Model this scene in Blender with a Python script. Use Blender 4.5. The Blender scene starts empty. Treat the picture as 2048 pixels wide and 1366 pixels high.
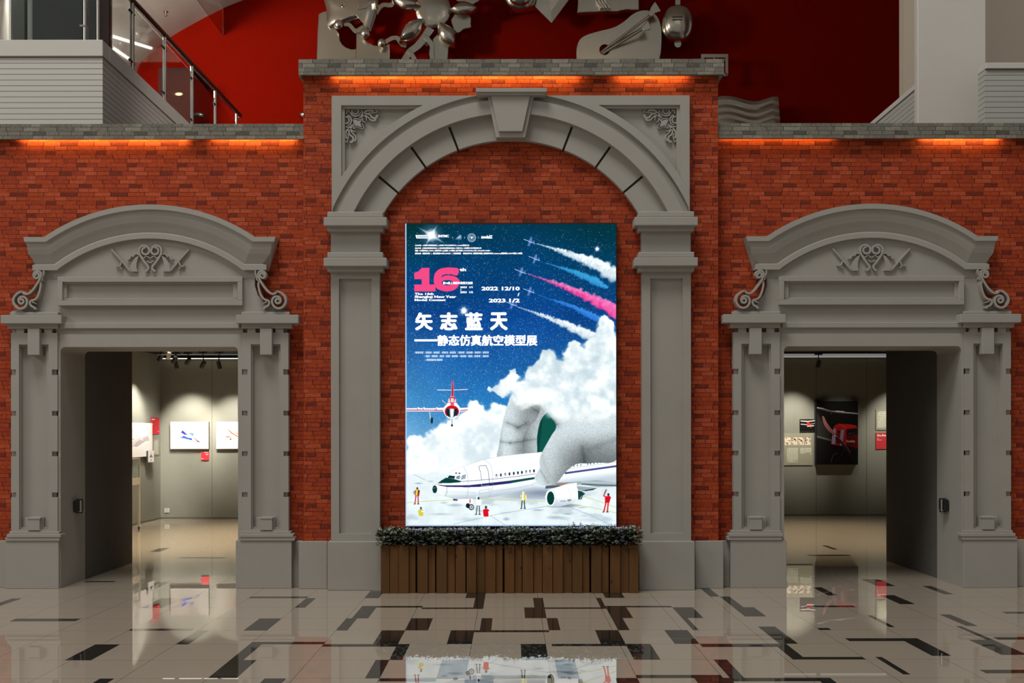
import bpy, bmesh, math, random
import numpy as np
from mathutils import Vector, Matrix
random.seed(7)
rng = np.random.default_rng(11)
R = math.radians
SC = bpy.context.scene
COL = SC.collection

# ------------------------------------------------------------------ camera, world, light, exposure
F, CX, HY, H = 2156.0, 1022.0, 864.0, 1.72      # focal length and principal point in image pixels, eye height


def P(x, y, Y):
    """real-world point seen at photo pixel (x, y) when it stands at depth Y"""
    return Vector(((x - CX) / F * Y, Y, H - (y - HY) / F * Y))


cam_d = bpy.data.cameras.new('camera')
cam_d.sensor_width = 36.0
cam_d.lens = F / 2048 * 36.0
cam_d.shift_x = (1024 - CX) / 2048
cam_d.shift_y = (HY - 683) / 2048
cam_d.clip_end = 200
cam = bpy.data.objects.new('camera', cam_d)
cam.location = (0, 0, H)
cam.rotation_euler = (R(90), R(0.06), 0)
COL.objects.link(cam)
SC.camera = cam

SC.view_settings.view_transform = 'Standard'
SC.view_settings.look = 'None'
SC.view_settings.gamma = 1
SC.view_settings.exposure = 0.0
SC.view_settings.use_curve_mapping = False

WORLD_STRENGTH = 0.160
SKY_W, LEFT_W, UPPER_W = 3500, 520, 330
w = bpy.data.worlds.new('hall_daylight')
SC.world = w
w.use_nodes = True
nt = w.node_tree
nt.nodes.clear()
o_ = nt.nodes.new('ShaderNodeOutputWorld')
bg = nt.nodes.new('ShaderNodeBackground')
tc = nt.nodes.new('ShaderNodeTexCoord')
sx = nt.nodes.new('ShaderNodeSeparateXYZ')
mr = nt.nodes.new('ShaderNodeMapRange')
mr.inputs[1].default_value = -1
mr.inputs[2].default_value = 1
cr = nt.nodes.new('ShaderNodeValToRGB')
cr.color_ramp.elements[0].color = (1.18, 1.14, 1.04, 1)
cr.color_ramp.elements[1].color = (1.0, 1.01, 1.04, 1)
nt.links.new(tc.outputs['Generated'], sx.inputs[0])
nt.links.new(sx.outputs[0], mr.inputs[0])
nt.links.new(mr.outputs[0], cr.inputs[0])
nt.links.new(cr.outputs[0], bg.inputs[0])
bg.inputs[1].default_value = WORLD_STRENGTH
nt.links.new(bg.outputs[0], o_.inputs[0])


def light(name, kind, loc, target, power, color=(1, 1, 1), size=1.0, size_y=None, spot=None, blend=0.5):
    d = bpy.data.lights.new(name, kind)
    d.energy = power
    d.color = color
    if kind == 'AREA':
        d.shape = 'RECTANGLE'
        d.size = size
        d.size_y = size_y or size
    else:
        d.shadow_soft_size = size
    if kind == 'SPOT':
        d.spot_size = R(spot)
        d.spot_blend = blend
    ob = bpy.data.objects.new(name, d)
    ob.location = loc
    if target is not None:
        ob.rotation_euler = (Vector(target) - Vector(loc)).to_track_quat('-Z', 'Y').to_euler()
    COL.objects.link(ob)
    return ob


# skylight of the hall above and behind the visitor; then an unseen area light added from the left
light('hall_skylight', 'AREA', (-5.0, 2.0, 26.0), (0.0, 12.0, 2.5), SKY_W, (1.0, 0.985, 0.95), 10, 8)
light('added_left_fill', 'AREA', (-17.5, 2.0, 11.0), (-2.0, 12.0, 4.0), LEFT_W, (1.0, 0.97, 0.90), 5, 5)
# unseen lights added to brighten the left red wall and the balcony side face
light('added_red_wall_fill', 'AREA', (-7.2, 16.5, 9.2), (-5.6, 22.0, 8.2), UPPER_W, (1.0, 0.95, 0.88), 1.2, 1.2)
light('added_balcony_spot', 'SPOT', (2.5, 15.2, 12.4), (-5.1, 17.2, 5.6), 900, (1.0, 0.93, 0.85), 0.4, spot=34, blend=0.8)
for (lx, ly, lz) in ((-5, 3, 12.5), (0.5, 2, 12.0), (4.5, 4, 12.5), (8.5, 1, 11.5), (2.5, 7, 13.0)):
    light('hall_downlight', 'POINT', (lx, ly, lz), None, 22, (1.0, 0.72, 0.38), 0.16)


# ------------------------------------------------------------------ materials
def srgb(r, g, b):
    def f(c):
        c /= 255.0
        return c / 12.92 if c <= 0.04045 else ((c + 0.055) / 1.055) ** 2.4
    return (f(r), f(g), f(b), 1.0)


class Nodes:
    def __init__(s, name):
        s.m = bpy.data.materials.new(name)
        s.m.use_nodes = True
        s.t = s.m.node_tree
        s.b = s.t.nodes['Principled BSDF']

    def n(s, typ, **kw):
        nd = s.t.nodes.new(typ)
        for k, v in kw.items():
            setattr(nd, k, v)
        return nd

    def l(s, a, b):
        s.t.links.new(a, b)

    def math(s, op, a, b=None, c=None):
        nd = s.n('ShaderNodeMath', operation=op)
        for i, v in enumerate((a, b, c)):
            if v is None:
                continue
            if isinstance(v, (int, float)):
                nd.inputs[i].default_value = v
            else:
                s.l(v, nd.inputs[i])
        return nd.outputs[0]

    def mix(s, fac, a, b):
        nd = s.n('ShaderNodeMix', data_type='RGBA')
        for i, v in ((0, fac), (6, a), (7, b)):
            if isinstance(v, (int, float)):
                nd.inputs[i].default_value = v
            elif isinstance(v, tuple):
                nd.inputs[i].default_value = v
            else:
                s.l(v, nd.inputs[i])
        return nd.outputs[2]

    def pos(s):
        return s.n('ShaderNodeNewGeometry').outputs['Position']

    def noise(s, scale, vec=None, detail=4, rough=0.6):
        nd = s.n('ShaderNodeTexNoise')
        nd.inputs['Scale'].default_value = scale
        nd.inputs['Detail'].default_value = detail
        nd.inputs['Roughness'].default_value = rough
        s.l(vec if vec is not None else s.pos(), nd.inputs['Vector'])
        return nd.outputs['Fac']

    def bump(s, h, strength, dist=0.01):
        nd = s.n('ShaderNodeBump')
        nd.inputs['Strength'].default_value = strength
        nd.inputs['Distance'].default_value = dist
        s.l(h, nd.inputs['Height'])
        s.l(nd.outputs[0], s.b.inputs['Normal'])


def simple(name, col, rough=0.6, metal=0.0, var=0.12, scale=6.0, bump=0.0, bscale=60, emit=None, spec=0.5):
    k = Nodes(name)
    if var:
        f = k.noise(scale)
        a = tuple(c * (1 - var) for c in col[:3]) + (1,)
        b = tuple(min(1, c * (1 + var)) for c in col[:3]) + (1,)
        k.l(k.mix(f, a, b), k.b.inputs['Base Color'])
    else:
        k.b.inputs['Base Color'].default_value = col
    k.b.inputs['Roughness'].default_value = rough
    k.b.inputs['Metallic'].default_value = metal
    k.b.inputs['Specular IOR Level'].default_value = spec
    if bump:
        k.bump(k.noise(bscale), bump)
    if emit:
        k.b.inputs['Emission Color'].default_value = col
        k.b.inputs['Emission Strength'].default_value = emit
    return k.m


def brick_material(name, light_c, mid_c, red_c, dark_c, mortar_c, lit_c):
    """printed brick: courses of 47 mm, the pattern repeating every 12 courses and 4 bricks"""
    k = Nodes(name)
    s = k.n('ShaderNodeSeparateXYZ')
    k.l(k.pos(), s.inputs[0])
    u = k.math('ADD', s.outputs[0], s.outputs[1])
    row_f = k.math('DIVIDE', s.outputs[2], 0.0467)
    row = k.math('FLOOR', row_f)
    rowm = k.math('FLOORED_MODULO', row, 12.0)
    wn = k.n('ShaderNodeTexWhiteNoise', noise_dimensions='1D')
    k.l(rowm, wn.inputs['W'])
    off = k.math('MULTIPLY', wn.outputs['Value'], 7.0)
    # each course has its own brick length
    ln = k.math('MULTIPLY_ADD', k.math('FLOORED_MODULO', k.math('MULTIPLY', rowm, 5.0), 3.0), 1.0, 3.0)
    col_f = k.math('ADD', k.math('MULTIPLY', k.math('DIVIDE', u, 0.56), ln), off)
    col = k.math('FLOOR', col_f)
    colm = k.math('FLOORED_MODULO', col, ln)
    cb = k.n('ShaderNodeCombineXYZ')
    k.l(rowm, cb.inputs[0])
    k.l(colm, cb.inputs[1])
    w1 = k.n('ShaderNodeTexWhiteNoise', noise_dimensions='2D')
    k.l(cb.outputs[0], w1.inputs['Vector'])
    ramp = k.n('ShaderNodeValToRGB')
    ramp.color_ramp.interpolation = 'CONSTANT'
    e = ramp.color_ramp.elements
    e[0].position, e[0].color = 0.0, dark_c
    e[1].position, e[1].color = 0.13, mid_c
    for p, c in ((0.42, red_c), (0.66, mid_c), (0.82, light_c)):
        q = e.new(p)
        q.color = c
    k.l(w1.outputs['Value'], ramp.inputs[0])
    big = k.noise(9.0, detail=5)
    c1 = k.mix(k.math('MULTIPLY', big, 0.55), ramp.outputs[0], mid_c)
    mot = k.noise(26.0, detail=5, rough=0.7)
    c1 = k.mix(k.math('MULTIPLY', k.math('GREATER_THAN', mot, 0.54), 0.28), c1, dark_c)
    fine = k.noise(70.0, detail=3)
    c1 = k.mix(k.math('MULTIPLY', k.math('GREATER_THAN', fine, 0.62), 0.22), c1, lit_c)
    fr = k.math('FRACT', row_f)
    fc = k.math('FRACT', col_f)
    mh = k.math('LESS_THAN', fr, 0.105)
    mv = k.math('LESS_THAN', fc, 0.042)
    gate = k.math('GREATER_THAN', w1.outputs['Color'], 0.30)
    mort = k.math('MAXIMUM', mh, mv)
    mort = k.math('MULTIPLY', mort, k.math('MULTIPLY_ADD', gate, 0.50, 0.45))
    c2 = k.mix(mort, c1, mortar_c)
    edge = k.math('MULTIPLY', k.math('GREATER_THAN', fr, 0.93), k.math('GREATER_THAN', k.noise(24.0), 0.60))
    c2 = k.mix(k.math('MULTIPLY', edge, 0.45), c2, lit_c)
    k.l(c2, k.b.inputs['Base Color'])
    k.b.inputs['Roughness'].default_value = 0.75
    k.b.inputs['Specular IOR Level'].default_value = 0.25
    k.bump(k.math('SUBTRACT', 1.0, mort), 0.25, 0.004)
    return k.m


M = {}
M['brick'] = brick_material('red_brick', srgb(192, 86, 52), srgb(174, 68, 29), srgb(156, 57, 32), srgb(90, 30, 20),
                            srgb(58, 20, 11), srgb(212, 126, 90))
M['greybrick'] = brick_material('grey_brick', srgb(150, 146, 132), srgb(126, 122, 110), srgb(116, 113, 104), srgb(74, 71, 65),
                                srgb(62, 60, 54), srgb(168, 164, 150))
M['stone'] = simple('grey_stone', (0.390, 0.368, 0.330, 1), 0.8, var=0.07, scale=2.6, bump=0.10, bscale=140, spec=0.2)
M['slot'] = simple('dark_joint', srgb(92, 84, 72), 0.9, var=0.05)
M['plaster'] = simple('white_plaster', (0.62, 0.585, 0.53, 1), 0.8, var=0.03, spec=0.2)
M['beige'] = simple('beige_plaster', (0.50, 0.42, 0.33, 1), 0.85, var=0.03, spec=0.2)
M['red'] = simple('red_wall_paint', (0.235, 0.0062, 0.0018, 1), 0.9, var=0.06, scale=2, bump=0.05, bscale=60, spec=0.0)
M['gallery'] = simple('grey_wall_fabric', (0.265, 0.264, 0.235, 1), 0.9, var=0.06, scale=5, bump=0.05, bscale=200, spec=0.1)
M['darkfabric'] = simple('dark_wall_fabric', (0.145, 0.133, 0.124, 1), 0.9, var=0.08, scale=5, spec=0.1)
M['black'] = simple('black_paint', (0.010, 0.010, 0.010, 1), 0.6, var=0.1)
M['mattblack'] = simple('matt_black', (0.003, 0.003, 0.003, 1), 1.0, var=0, spec=0.0)
M['blackmetal'] = simple('black_lamp_metal', (0.022, 0.021, 0.019, 1), 0.45, var=0.1)
M['whitemetal'] = simple('white_lamp_metal', (0.75, 0.70, 0.62, 1), 0.4, var=0.03)
M['cream'] = simple('cream_metal', (0.72, 0.67, 0.55, 1), 0.4, var=0.03)
M['steel'] = simple('brushed_steel', (0.56, 0.54, 0.50, 1), 0.28, 1.0, var=0.05)
M['chrome'] = simple('polished_metal', (0.70, 0.655, 0.55, 1), 0.22, 1.0, var=0.06, scale=3)
M['darkwood'] = simple('dark_handrail', (0.055, 0.030, 0.020, 1), 0.3, var=0.2)
M['granite'] = simple('dark_granite', (0.040, 0.040, 0.037, 1), 0.40, var=0.6, scale=45)
M['booth'] = simple('dark_booth_paint', (0.030, 0.029, 0.025, 1), 0.95, var=0.05, spec=0.05)
M['concrete'] = simple('grey_panel', (0.11, 0.11, 0.095, 1), 0.5, var=0.05)
M['soil'] = simple('soil', (0.02, 0.015, 0.01, 1), 0.95, var=0.3, scale=40)
M['canvas_edge'] = simple('canvas_edge', (0.025, 0.024, 0.022, 1), 0.7, var=0.05)
M['redcard'] = simple('red_card', (0.62, 0.030, 0.045, 1), 0.6, var=0.02)
M['white'] = simple('white_vinyl', (0.85, 0.85, 0.82, 1), 0.6, var=0)
M['acrylic_panel'] = simple('pale_text_panel', (0.37, 0.365, 0.32, 1), 0.5, var=0.03)
M['outlet'] = simple('outlet_plastic', (0.60, 0.60, 0.57, 1), 0.4, var=0.02)
M['lamp_warm'] = simple('led_orange', (1.0, 0.62, 0.17, 1), 0.5, var=0, emit=30.0)
M['lamp_white'] = simple('white_glow', (1.0, 0.97, 0.90, 1), 0.5, var=0, emit=1.6)
M['lamp_cove'] = simple('cove_tube', (1.0, 0.93, 0.80, 1), 0.5, var=0, emit=1.3)
M['lamp_cove_dim'] = simple('cove_tube_dim', (1.0, 0.95, 0.86, 1), 0.5, var=0, emit=0.3)
M['glow_amber'] = simple('amber_reflection_glow', (1.0, 0.74, 0.36, 1), 0.5, var=0, emit=2.0)


def emis_white(name, col, s):
    k = Nodes(name)
    k.b.inputs['Base Color'].default_value = (0.02, 0.02, 0.02, 1)
    k.b.inputs['Emission Color'].default_value = col
    k.b.inputs['Emission Strength'].default_value = s
    k.b.inputs['Roughness'].default_value = 0.5
    return k.m


M['box_text'] = emis_white('lightbox_white', (1, 1, 1, 1), 1.25)
M['box_pink'] = emis_white('lightbox_pink', srgb(238, 62, 128), 1.05)
M['box_dark'] = emis_white('lightbox_dark', srgb(20, 30, 34), 1.0)
M['box_edge'] = emis_white('lightbox_edge', srgb(176, 208, 244), 1.0)

k = Nodes('clear_glass')
k.b.inputs['Transmission Weight'].default_value = 1.0
k.b.inputs['Roughness'].default_value = 0.02
k.b.inputs['IOR'].default_value = 1.45
k.b.inputs['Base Color'].default_value = (0.90, 0.95, 0.93, 1)
M['glass'] = k.m


def wood_material():
    k = Nodes('planter_wood')
    oi = k.n('ShaderNodeObjectInfo')
    mp = k.n('ShaderNodeMapping')
    mp.inputs['Scale'].default_value = (26, 26, 2.2)
    k.l(k.pos(), mp.inputs['Vector'])
    grain = k.noise(1.6, mp.outputs[0], detail=6, rough=0.65)
    c = k.mix(grain, (0.088, 0.034, 0.009, 1), (0.235, 0.108, 0.032, 1))
    c = k.mix(k.math('MULTIPLY', oi.outputs['Random'], 0.62), c, (0.085, 0.045, 0.016, 1))
    vo = k.n('ShaderNodeTexVoronoi')
    vo.inputs['Scale'].default_value = 5.0
    mp2 = k.n('ShaderNodeMapping')
    mp2.inputs['Scale'].default_value = (1.5, 1, 0.9)
    k.l(k.pos(), mp2.inputs['Vector'])
    k.l(mp2.outputs[0], vo.inputs['Vector'])
    knot = k.math('LESS_THAN', vo.outputs['Distance'], 0.10)
    c = k.mix(k.math('MULTIPLY', knot, 0.7), c, (0.045, 0.018, 0.006, 1))
    k.l(c, k.b.inputs['Base Color'])
    k.b.inputs['Roughness'].default_value = 0.65
    k.b.inputs['Specular IOR Level'].default_value = 0.25
    return k.m


M['wood'] = wood_material()
M['woodgap'] = simple('dark_wood', (0.018, 0.009, 0.004, 1), 0.9, var=0.1, spec=0.1)


def groove_material(name, col, z0, pitch):
    k = Nodes(name)
    s = k.n('ShaderNodeSeparateXYZ')
    k.l(k.pos(), s.inputs[0])
    f = k.math('FRACT', k.math('DIVIDE', k.math('SUBTRACT', s.outputs[2], z0), pitch))
    g = k.math('LESS_THAN', f, 0.085)
    k.l(k.mix(g, col, (0.035, 0.03, 0.025, 1)), k.b.inputs['Base Color'])
    k.b.inputs['Roughness'].default_value = 0.7
    k.b.inputs['Specular IOR Level'].default_value = 0.2
    return k.m


def floor_material():
    k = Nodes('polished_floor_tile')
    s = k.n('ShaderNodeSeparateXYZ')
    k.l(k.pos(), s.inputs[0])
    fx = k.math('FRACT', k.math('DIVIDE', k.math('ADD', s.outputs[0], 0.3227 + 6.0), 0.6))
    fy = k.math('FRACT', k.math('DIVIDE', k.math('SUBTRACT', s.outputs[1], 10.565 - 0.607 * 20), 0.607))
    jx = k.math('LESS_THAN', fx, 0.0058)
    jy = k.math('LESS_THAN', fy, 0.0085)
    j = k.math('MAXIMUM', jx, k.math('MULTIPLY', jy, 0.75))
    sp = k.noise(90.0, detail=3)
    cl = k.noise(1.3, detail=3)
    c = k.mix(sp, (0.36, 0.305, 0.235, 1), (0.48, 0.41, 0.325, 1))
    c = k.mix(k.math('MULTIPLY', cl, 0.25), c, (0.37, 0.32, 0.265, 1))
    k.l(k.mix(j, c, (0.045, 0.035, 0.026, 1)), k.b.inputs['Base Color'])
    k.b.inputs['Roughness'].default_value = 0.0
    k.b.inputs['IOR'].default_value = 1.72
    return k.m


M['floor'] = floor_material()
k = Nodes('polished_dark_tile')
k.l(k.mix(k.noise(90), (0.016, 0.0145, 0.013, 1), (0.034, 0.030, 0.027, 1)), k.b.inputs['Base Color'])
k.b.inputs['Roughness'].default_value = 0.0
k.b.inputs['IOR'].default_value = 1.72
M['inlay'] = k.m


# ------------------------------------------------------------------ mesh helpers
def catmull(pts, n=6, closed=False):
    pts = [tuple(p) for p in pts]
    N = len(pts)
    out = []
    rngN = N if closed else N - 1
    for i in range(rngN):
        p1, p2 = pts[i], pts[(i + 1) % N]
        p0 = pts[i - 1] if (closed or i > 0) else p1
        p3 = pts[(i + 2) % N] if (closed or i < N - 2) else p2
        for k_ in range(n):
            t = k_ / n
            out.append(tuple(0.5 * (2 * b + (c - a) * t + (2 * a - 5 * b + 4 * c - d) * t * t + (3 * b - a - 3 * c + d) * t ** 3)
                             for a, b, c, d in zip(p0, p1, p2, p3)))
    if not closed:
        out.append(pts[-1])
    return out


class MB:
    """collects shapes; build() links them as ONE mesh object.  Pixel shapes lie on the plane of depth Yf
    and are extruded straight back to Yb; m = -1 mirrors the finished mesh about the hall's axis."""

    def __init__(s, m=1):
        s.bm = bmesh.new()
        s.m = m

    def box(s, x0, x1, y0, y1, z0, z1):
        v = [s.bm.verts.new(p) for p in ((x0, y0, z0), (x1, y0, z0), (x1, y1, z0), (x0, y1, z0),
                                         (x0, y0, z1), (x1, y0, z1), (x1, y1, z1), (x0, y1, z1))]
        for f in ((0, 3, 2, 1), (4, 5, 6, 7), (0, 1, 5, 4), (1, 2, 6, 5), (2, 3, 7, 6), (3, 0, 4, 7)):
            s.bm.faces.new([v[i] for i in f])
        return s

    def pbox(s, x0, x1, y0, y1, Yf, Yb):
        a, b = P(x0, y1, Yf), P(x1, y0, Yf)
        return s.box(a.x, b.x, Yf, Yb, a.z, b.z)

    def prism(s, pts, Yf, Yb, holes=()):
        loops = [pts] + list(holes)
        fe, be = [], []
        for lp in loops:
            fv = [s.bm.verts.new(P(x, y, Yf)) for x, y in lp]
            bv = [s.bm.verts.new((v.co.x, Yb, v.co.z)) for v in fv]
            n = len(fv)
            for i in range(n):
                j = (i + 1) % n
                s.bm.faces.new((fv[i], fv[j], bv[j], bv[i]))
            fe += [(fv[i], fv[(i + 1) % n]) for i in range(n)]
            be += [(bv[i], bv[(i + 1) % n]) for i in range(n)]
            if not holes:
                s.bm.faces.new(fv)
                s.bm.faces.new(bv[::-1])
        if holes:
            for E in (fe, be):
                ed = [s.bm.edges.get(e) for e in E]
                bmesh.ops.triangle_fill(s.bm, use_beauty=True, use_dissolve=False, edges=ed)
        return s

    def stroke(s, pts, wd, Yf, Yb, n=5, taper=None):
        """ribbon along a pixel path, wd px wide"""
        c = catmull(pts, n) if len(pts) > 2 else pts
        L = []
        N = len(c)
        for i, (x, y) in enumerate(c):
            a, b = c[max(0, i - 1)], c[min(N - 1, i + 1)]
            dx, dy = b[0] - a[0], b[1] - a[1]
            d = math.hypot(dx, dy) or 1
            t = i / (N - 1)
            ww = wd * (1 if not taper else (taper[0] + (taper[1] - taper[0]) * t)) / 2
            nx, ny = -dy / d * ww, dx / d * ww
            f1, f2 = P(x + nx, y + ny, Yf), P(x - nx, y - ny, Yf)
            L.append([s.bm.verts.new(q) for q in (f1, f2, (f2.x, Yb, f2.z), (f1.x, Yb, f1.z))])
        for a, b in zip(L, L[1:]):
            for i in range(4):
                j = (i + 1) % 4
                s.bm.faces.new((a[i], a[j], b[j], b[i]))
        s.bm.faces.new(L[0][::-1])
        s.bm.faces.new(L[-1])
        return s

    def dome(s, pts, Yrim, Ytop, Yb, rings=6):
        """pillow-shaped body over a pixel outline"""
        n = len(pts)
        cx = sum(p[0] for p in pts) / n
        cy = sum(p[1] for p in pts) / n
        prev = None
        for r_ in range(rings):
            t = 1 - r_ / rings
            Y = Yrim + (Ytop - Yrim) * math.sqrt(max(0, 1 - t * t))
            q = [P(cx + (x - cx) * t, cy + (y - cy) * t, Yrim) for x, y in pts]
            ring = [s.bm.verts.new((v.x, Y, v.z)) for v in q]
            if prev:
                for i in range(n):
                    j = (i + 1) % n
                    s.bm.faces.new((prev[i], prev[j], ring[j], ring[i]))
            else:
                bk = [s.bm.verts.new((v.co.x, Yb, v.co.z)) for v in ring]
                for i in range(n):
                    j = (i + 1) % n
                    s.bm.faces.new((ring[i], ring[j], bk[j], bk[i]))
                s.bm.faces.new(bk[::-1])
            prev = ring
        q = P(cx, cy, Yrim)
        top = s.bm.verts.new((q.x, Ytop, q.z))
        for i in range(n):
            s.bm.faces.new((prev[i], prev[(i + 1) % n], top))
        return s

    def tube(s, p0, p1, r0, r1=None, n=14, caps=True):
        p0, p1 = Vector(p0), Vector(p1)
        r1 = r0 if r1 is None else r1
        d = (p1 - p0).normalized()
        a = d.orthogonal().normalized()
        b = d.cross(a)
        A = [s.bm.verts.new(p0 + (a * math.cos(t) + b * math.sin(t)) * r0) for t in [2 * math.pi * i / n for i in range(n)]]
        B = [s.bm.verts.new(p1 + (a * math.cos(t) + b * math.sin(t)) * r1) for t in [2 * math.pi * i / n for i in range(n)]]
        for i in range(n):
            j = (i + 1) % n
            s.bm.faces.new((A[i], A[j], B[j], B[i]))
        if caps:
            s.bm.faces.new(A[::-1])
            s.bm.faces.new(B)
        return s

    def ball(s, c, r, sy=1.0, n=16):
        mt = Matrix.Translation(c) @ Matrix.Diagonal((r, r * sy, r, 1))
        bmesh.ops.create_uvsphere(s.bm, u_segments=n, v_segments=n // 2, radius=1, matrix=mt)
        return s

    def build(s, name, mat, parent=None, label=None, smooth=False, bevel=0.0, kind=None, cat=None, group=None):
        bm = s.bm
        if s.m < 0:
            for v in bm.verts:
                v.co.x = -v.co.x
        bmesh.ops.recalc_face_normals(bm, faces=bm.faces)
        me = bpy.data.meshes.new(name)
        ob = bpy.data.objects.new(name, me)
        org = Vector((0, 0, 0))
        if parent is not None:
            q = parent
            while q is not None:
                org += q.location
                q = q.parent
        elif kind != 'structure':
            lo = Vector([min(v.co[i] for v in bm.verts) for i in range(3)])
            hi = Vector([max(v.co[i] for v in bm.verts) for i in range(3)])
            org = Vector(((lo.x + hi.x) / 2, (lo.y + hi.y) / 2, lo.z))
            ob.location = org
        for v in bm.verts:
            v.co -= org
        bm.to_mesh(me)
        bm.free()
        me.materials.append(mat)
        if smooth:
            me.shade_smooth()
            me.set_sharp_from_angle(angle=R(38))
        COL.objects.link(ob)
        ob.parent = parent
        if bevel:
            bv = ob.modifiers.new('bevel', 'BEVEL')
            bv.width = bevel
            bv.segments = 1
            bv.limit_method = 'ANGLE'
            bv.angle_limit = R(40)
        if label:
            ob['label'] = label
        if cat:
            ob['category'] = cat
        if group:
            ob['group'] = group
        if kind:
            ob['kind'] = kind
        return ob


def thing(name, label, cat, loc, group=None):
    o = bpy.data.objects.new(name, None)
    COL.objects.link(o)
    o.location = loc
    o.empty_display_size = 0.1
    o['label'] = label
    o['category'] = cat
    if group:
        o['group'] = group
    return o


def struct(name, mb, mat, bevel=0.0):
    return mb.build(name, mat, kind='structure', bevel=bevel)


def circ(cx, cy, rx, ry=None, n=28, a0=0, a1=360):
    ry = ry or rx
    full = abs(a1 - a0) >= 360
    m = n if full else n + 1
    return [(cx + rx * math.cos(R(a0 + (a1 - a0) * i / n)), cy - ry * math.sin(R(a0 + (a1 - a0) * i / n))) for i in range(m)]


# ------------------------------------------------------------------ the setting: floor
fl = MB()
fl.box(-11, 11, -1.0, 22.6, -0.12, 0)
floor = struct('floor', fl, M['floor'])
floor.data.materials.append(M['inlay'])

TILE_X0, TILE_Y0, TW, TD = -0.3227, 10.565, 0.6, 0.607


def fxy(x, y):
    Y = F * H / (y - HY)
    return (x - CX) / F * Y, Y


INL = []


def inl(ox, sc, rows):
    for r_ in rows:
        x0, y0, x1, y1 = r_
        xa, Ya = fxy(ox + x0 / sc, 1150 + y0 / sc)
        xb, Yb = fxy(ox + x1 / sc, 1150 + y1 / sc)

        def snapx(v):
            return TILE_X0 + round((v - TILE_X0) / 0.05) * 0.05

        def snapy(v):
            q = TILE_Y0 + round((v - TILE_Y0) / TD) * TD
            return q if abs(q - v) < 0.075 else v
        if abs(Ya - Yb) < 0.28:                  # thin strip: one edge on a joint, about a tenth of a metre wide
            g = TILE_Y0 + round(((Ya + Yb) / 2 - TILE_Y0) / TD) * TD
            wd = min(0.14, max(0.085, abs(Ya - Yb)))
            mid = (Ya + Yb) / 2
            if abs(mid - g) < 0.16:
                INL.append((snapx(xa), snapx(xb), g - wd, g) if mid < g + 0.012 else (snapx(xa), snapx(xb), g, g + wd))
            else:
                INL.append((snapx(xa), snapx(xb), min(Ya, Yb), max(Ya, Yb)))
            continue
        INL.append((snapx(xa), snapx(xb), snapy(Yb), snapy(Ya)))


S4 = 4.876
inl(0, S4, [(185, 412, 770, 437), (130, 218, -45, 310), (840, 52, 1120, 62), (1545, 68, 1500, 135), (1590, 222, 1560, 318),
            (1260, 522, 1890, 541), (1900, 541, 1810, 675), (955, 672, 915, 822), (1000, 1003, 700, 1190)])
inl(400, S4, [(490, 210, 1045, 226), (1050, 226, 1025, 320), (570, 428, 640, 541), (500, 653, 1185, 676), (490, 653, 400, 828),
              (265, 828, 320, 1005), (590, 1010, 700, 1190), (1670, 155, 1720, 226), (1560, 303, 1650, 423), (1560, 303, 2140, 319),
              (1450, 423, 1440, 541), (1785, 541, 1925, 675), (1210, 676, 1900, 700), (1925, 676, 1970, 828), (1710, 830, 1735, 1008),
              (1740, 1010, 2285, 1040)])
inl(800, S4, [(130, 423, 290, 541), (195, 318, 795, 331), (640, 172, 820, 222), (725, 222, 798, 330), (775, 423, 865, 541),
              (747, 541, 1435, 560), (515, 541, 720, 672), (1305, 222, 1412, 318), (1208, 318, 1420, 418), (1425, 420, 1548, 538),
              (1412, 315, 2020, 328), (1885, 220, 2020, 318), (1900, 538, 2170, 672), (1450, 674, 2185, 695), (1205, 674, 1465, 828),
              (412, 828, 630, 1007), (1475, 828, 1760, 1005), (625, 1008, 870, 1190), (650, 977, 1440, 1005)])
inl(1200, S4, [(5, 172, 212, 217), (65, 296, 675, 310), (70, 310, 325, 413), (120, 413, 282, 535), (240, 668, 558, 822),
               (690, 308, 970, 408), (770, 408, 965, 530), (630, 535, 965, 665), (965, 660, 1715, 690), (995, 130, 1175, 212),
               (1175, 212, 1380, 305), (1280, 305, 1610, 406), (1520, 506, 1925, 657), (1690, 657, 2000, 820), (1890, 810, 2600, 835),
               (1085, 820, 1365, 998), (365, 970, 1210, 1000), (1255, 992, 2200, 1024), (940, 1000, 1390, 1190), (150, 1005, 480, 1190)])
S5 = 4.571
inl(1600, S5, [(130, 115, 340, 190), (560, 42, 860, 105), (1135, 105, 1395, 180), (715, 188, 1055, 270), (0, 278, 520, 292),
               (595, 373, 885, 480), (1285, 365, 1610, 470), (1420, 472, 1750, 598), (1565, 598, 2075, 735), (1740, 572, 2500, 595),
               (1830, 342, 2400, 357), (410, 582, 1110, 608), (890, 582, 1370, 743), (690, 753, 1020, 913), (110, 925, 480, 1080),
               (1630, 872, 2420, 903), (135, 470, 245, 487)])
for (x0, y0, x1, y1) in ((320, 1095.5, 318, 1103), (361, 1114, 447, 1116), (1643, 1091.5, 1676, 1099.6), (1613, 1110, 1703, 1112.5)):
    a, b = fxy(x0, y0), fxy(x1, y1)
    INL.append((a[0], b[0], b[1], a[1]))
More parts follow.
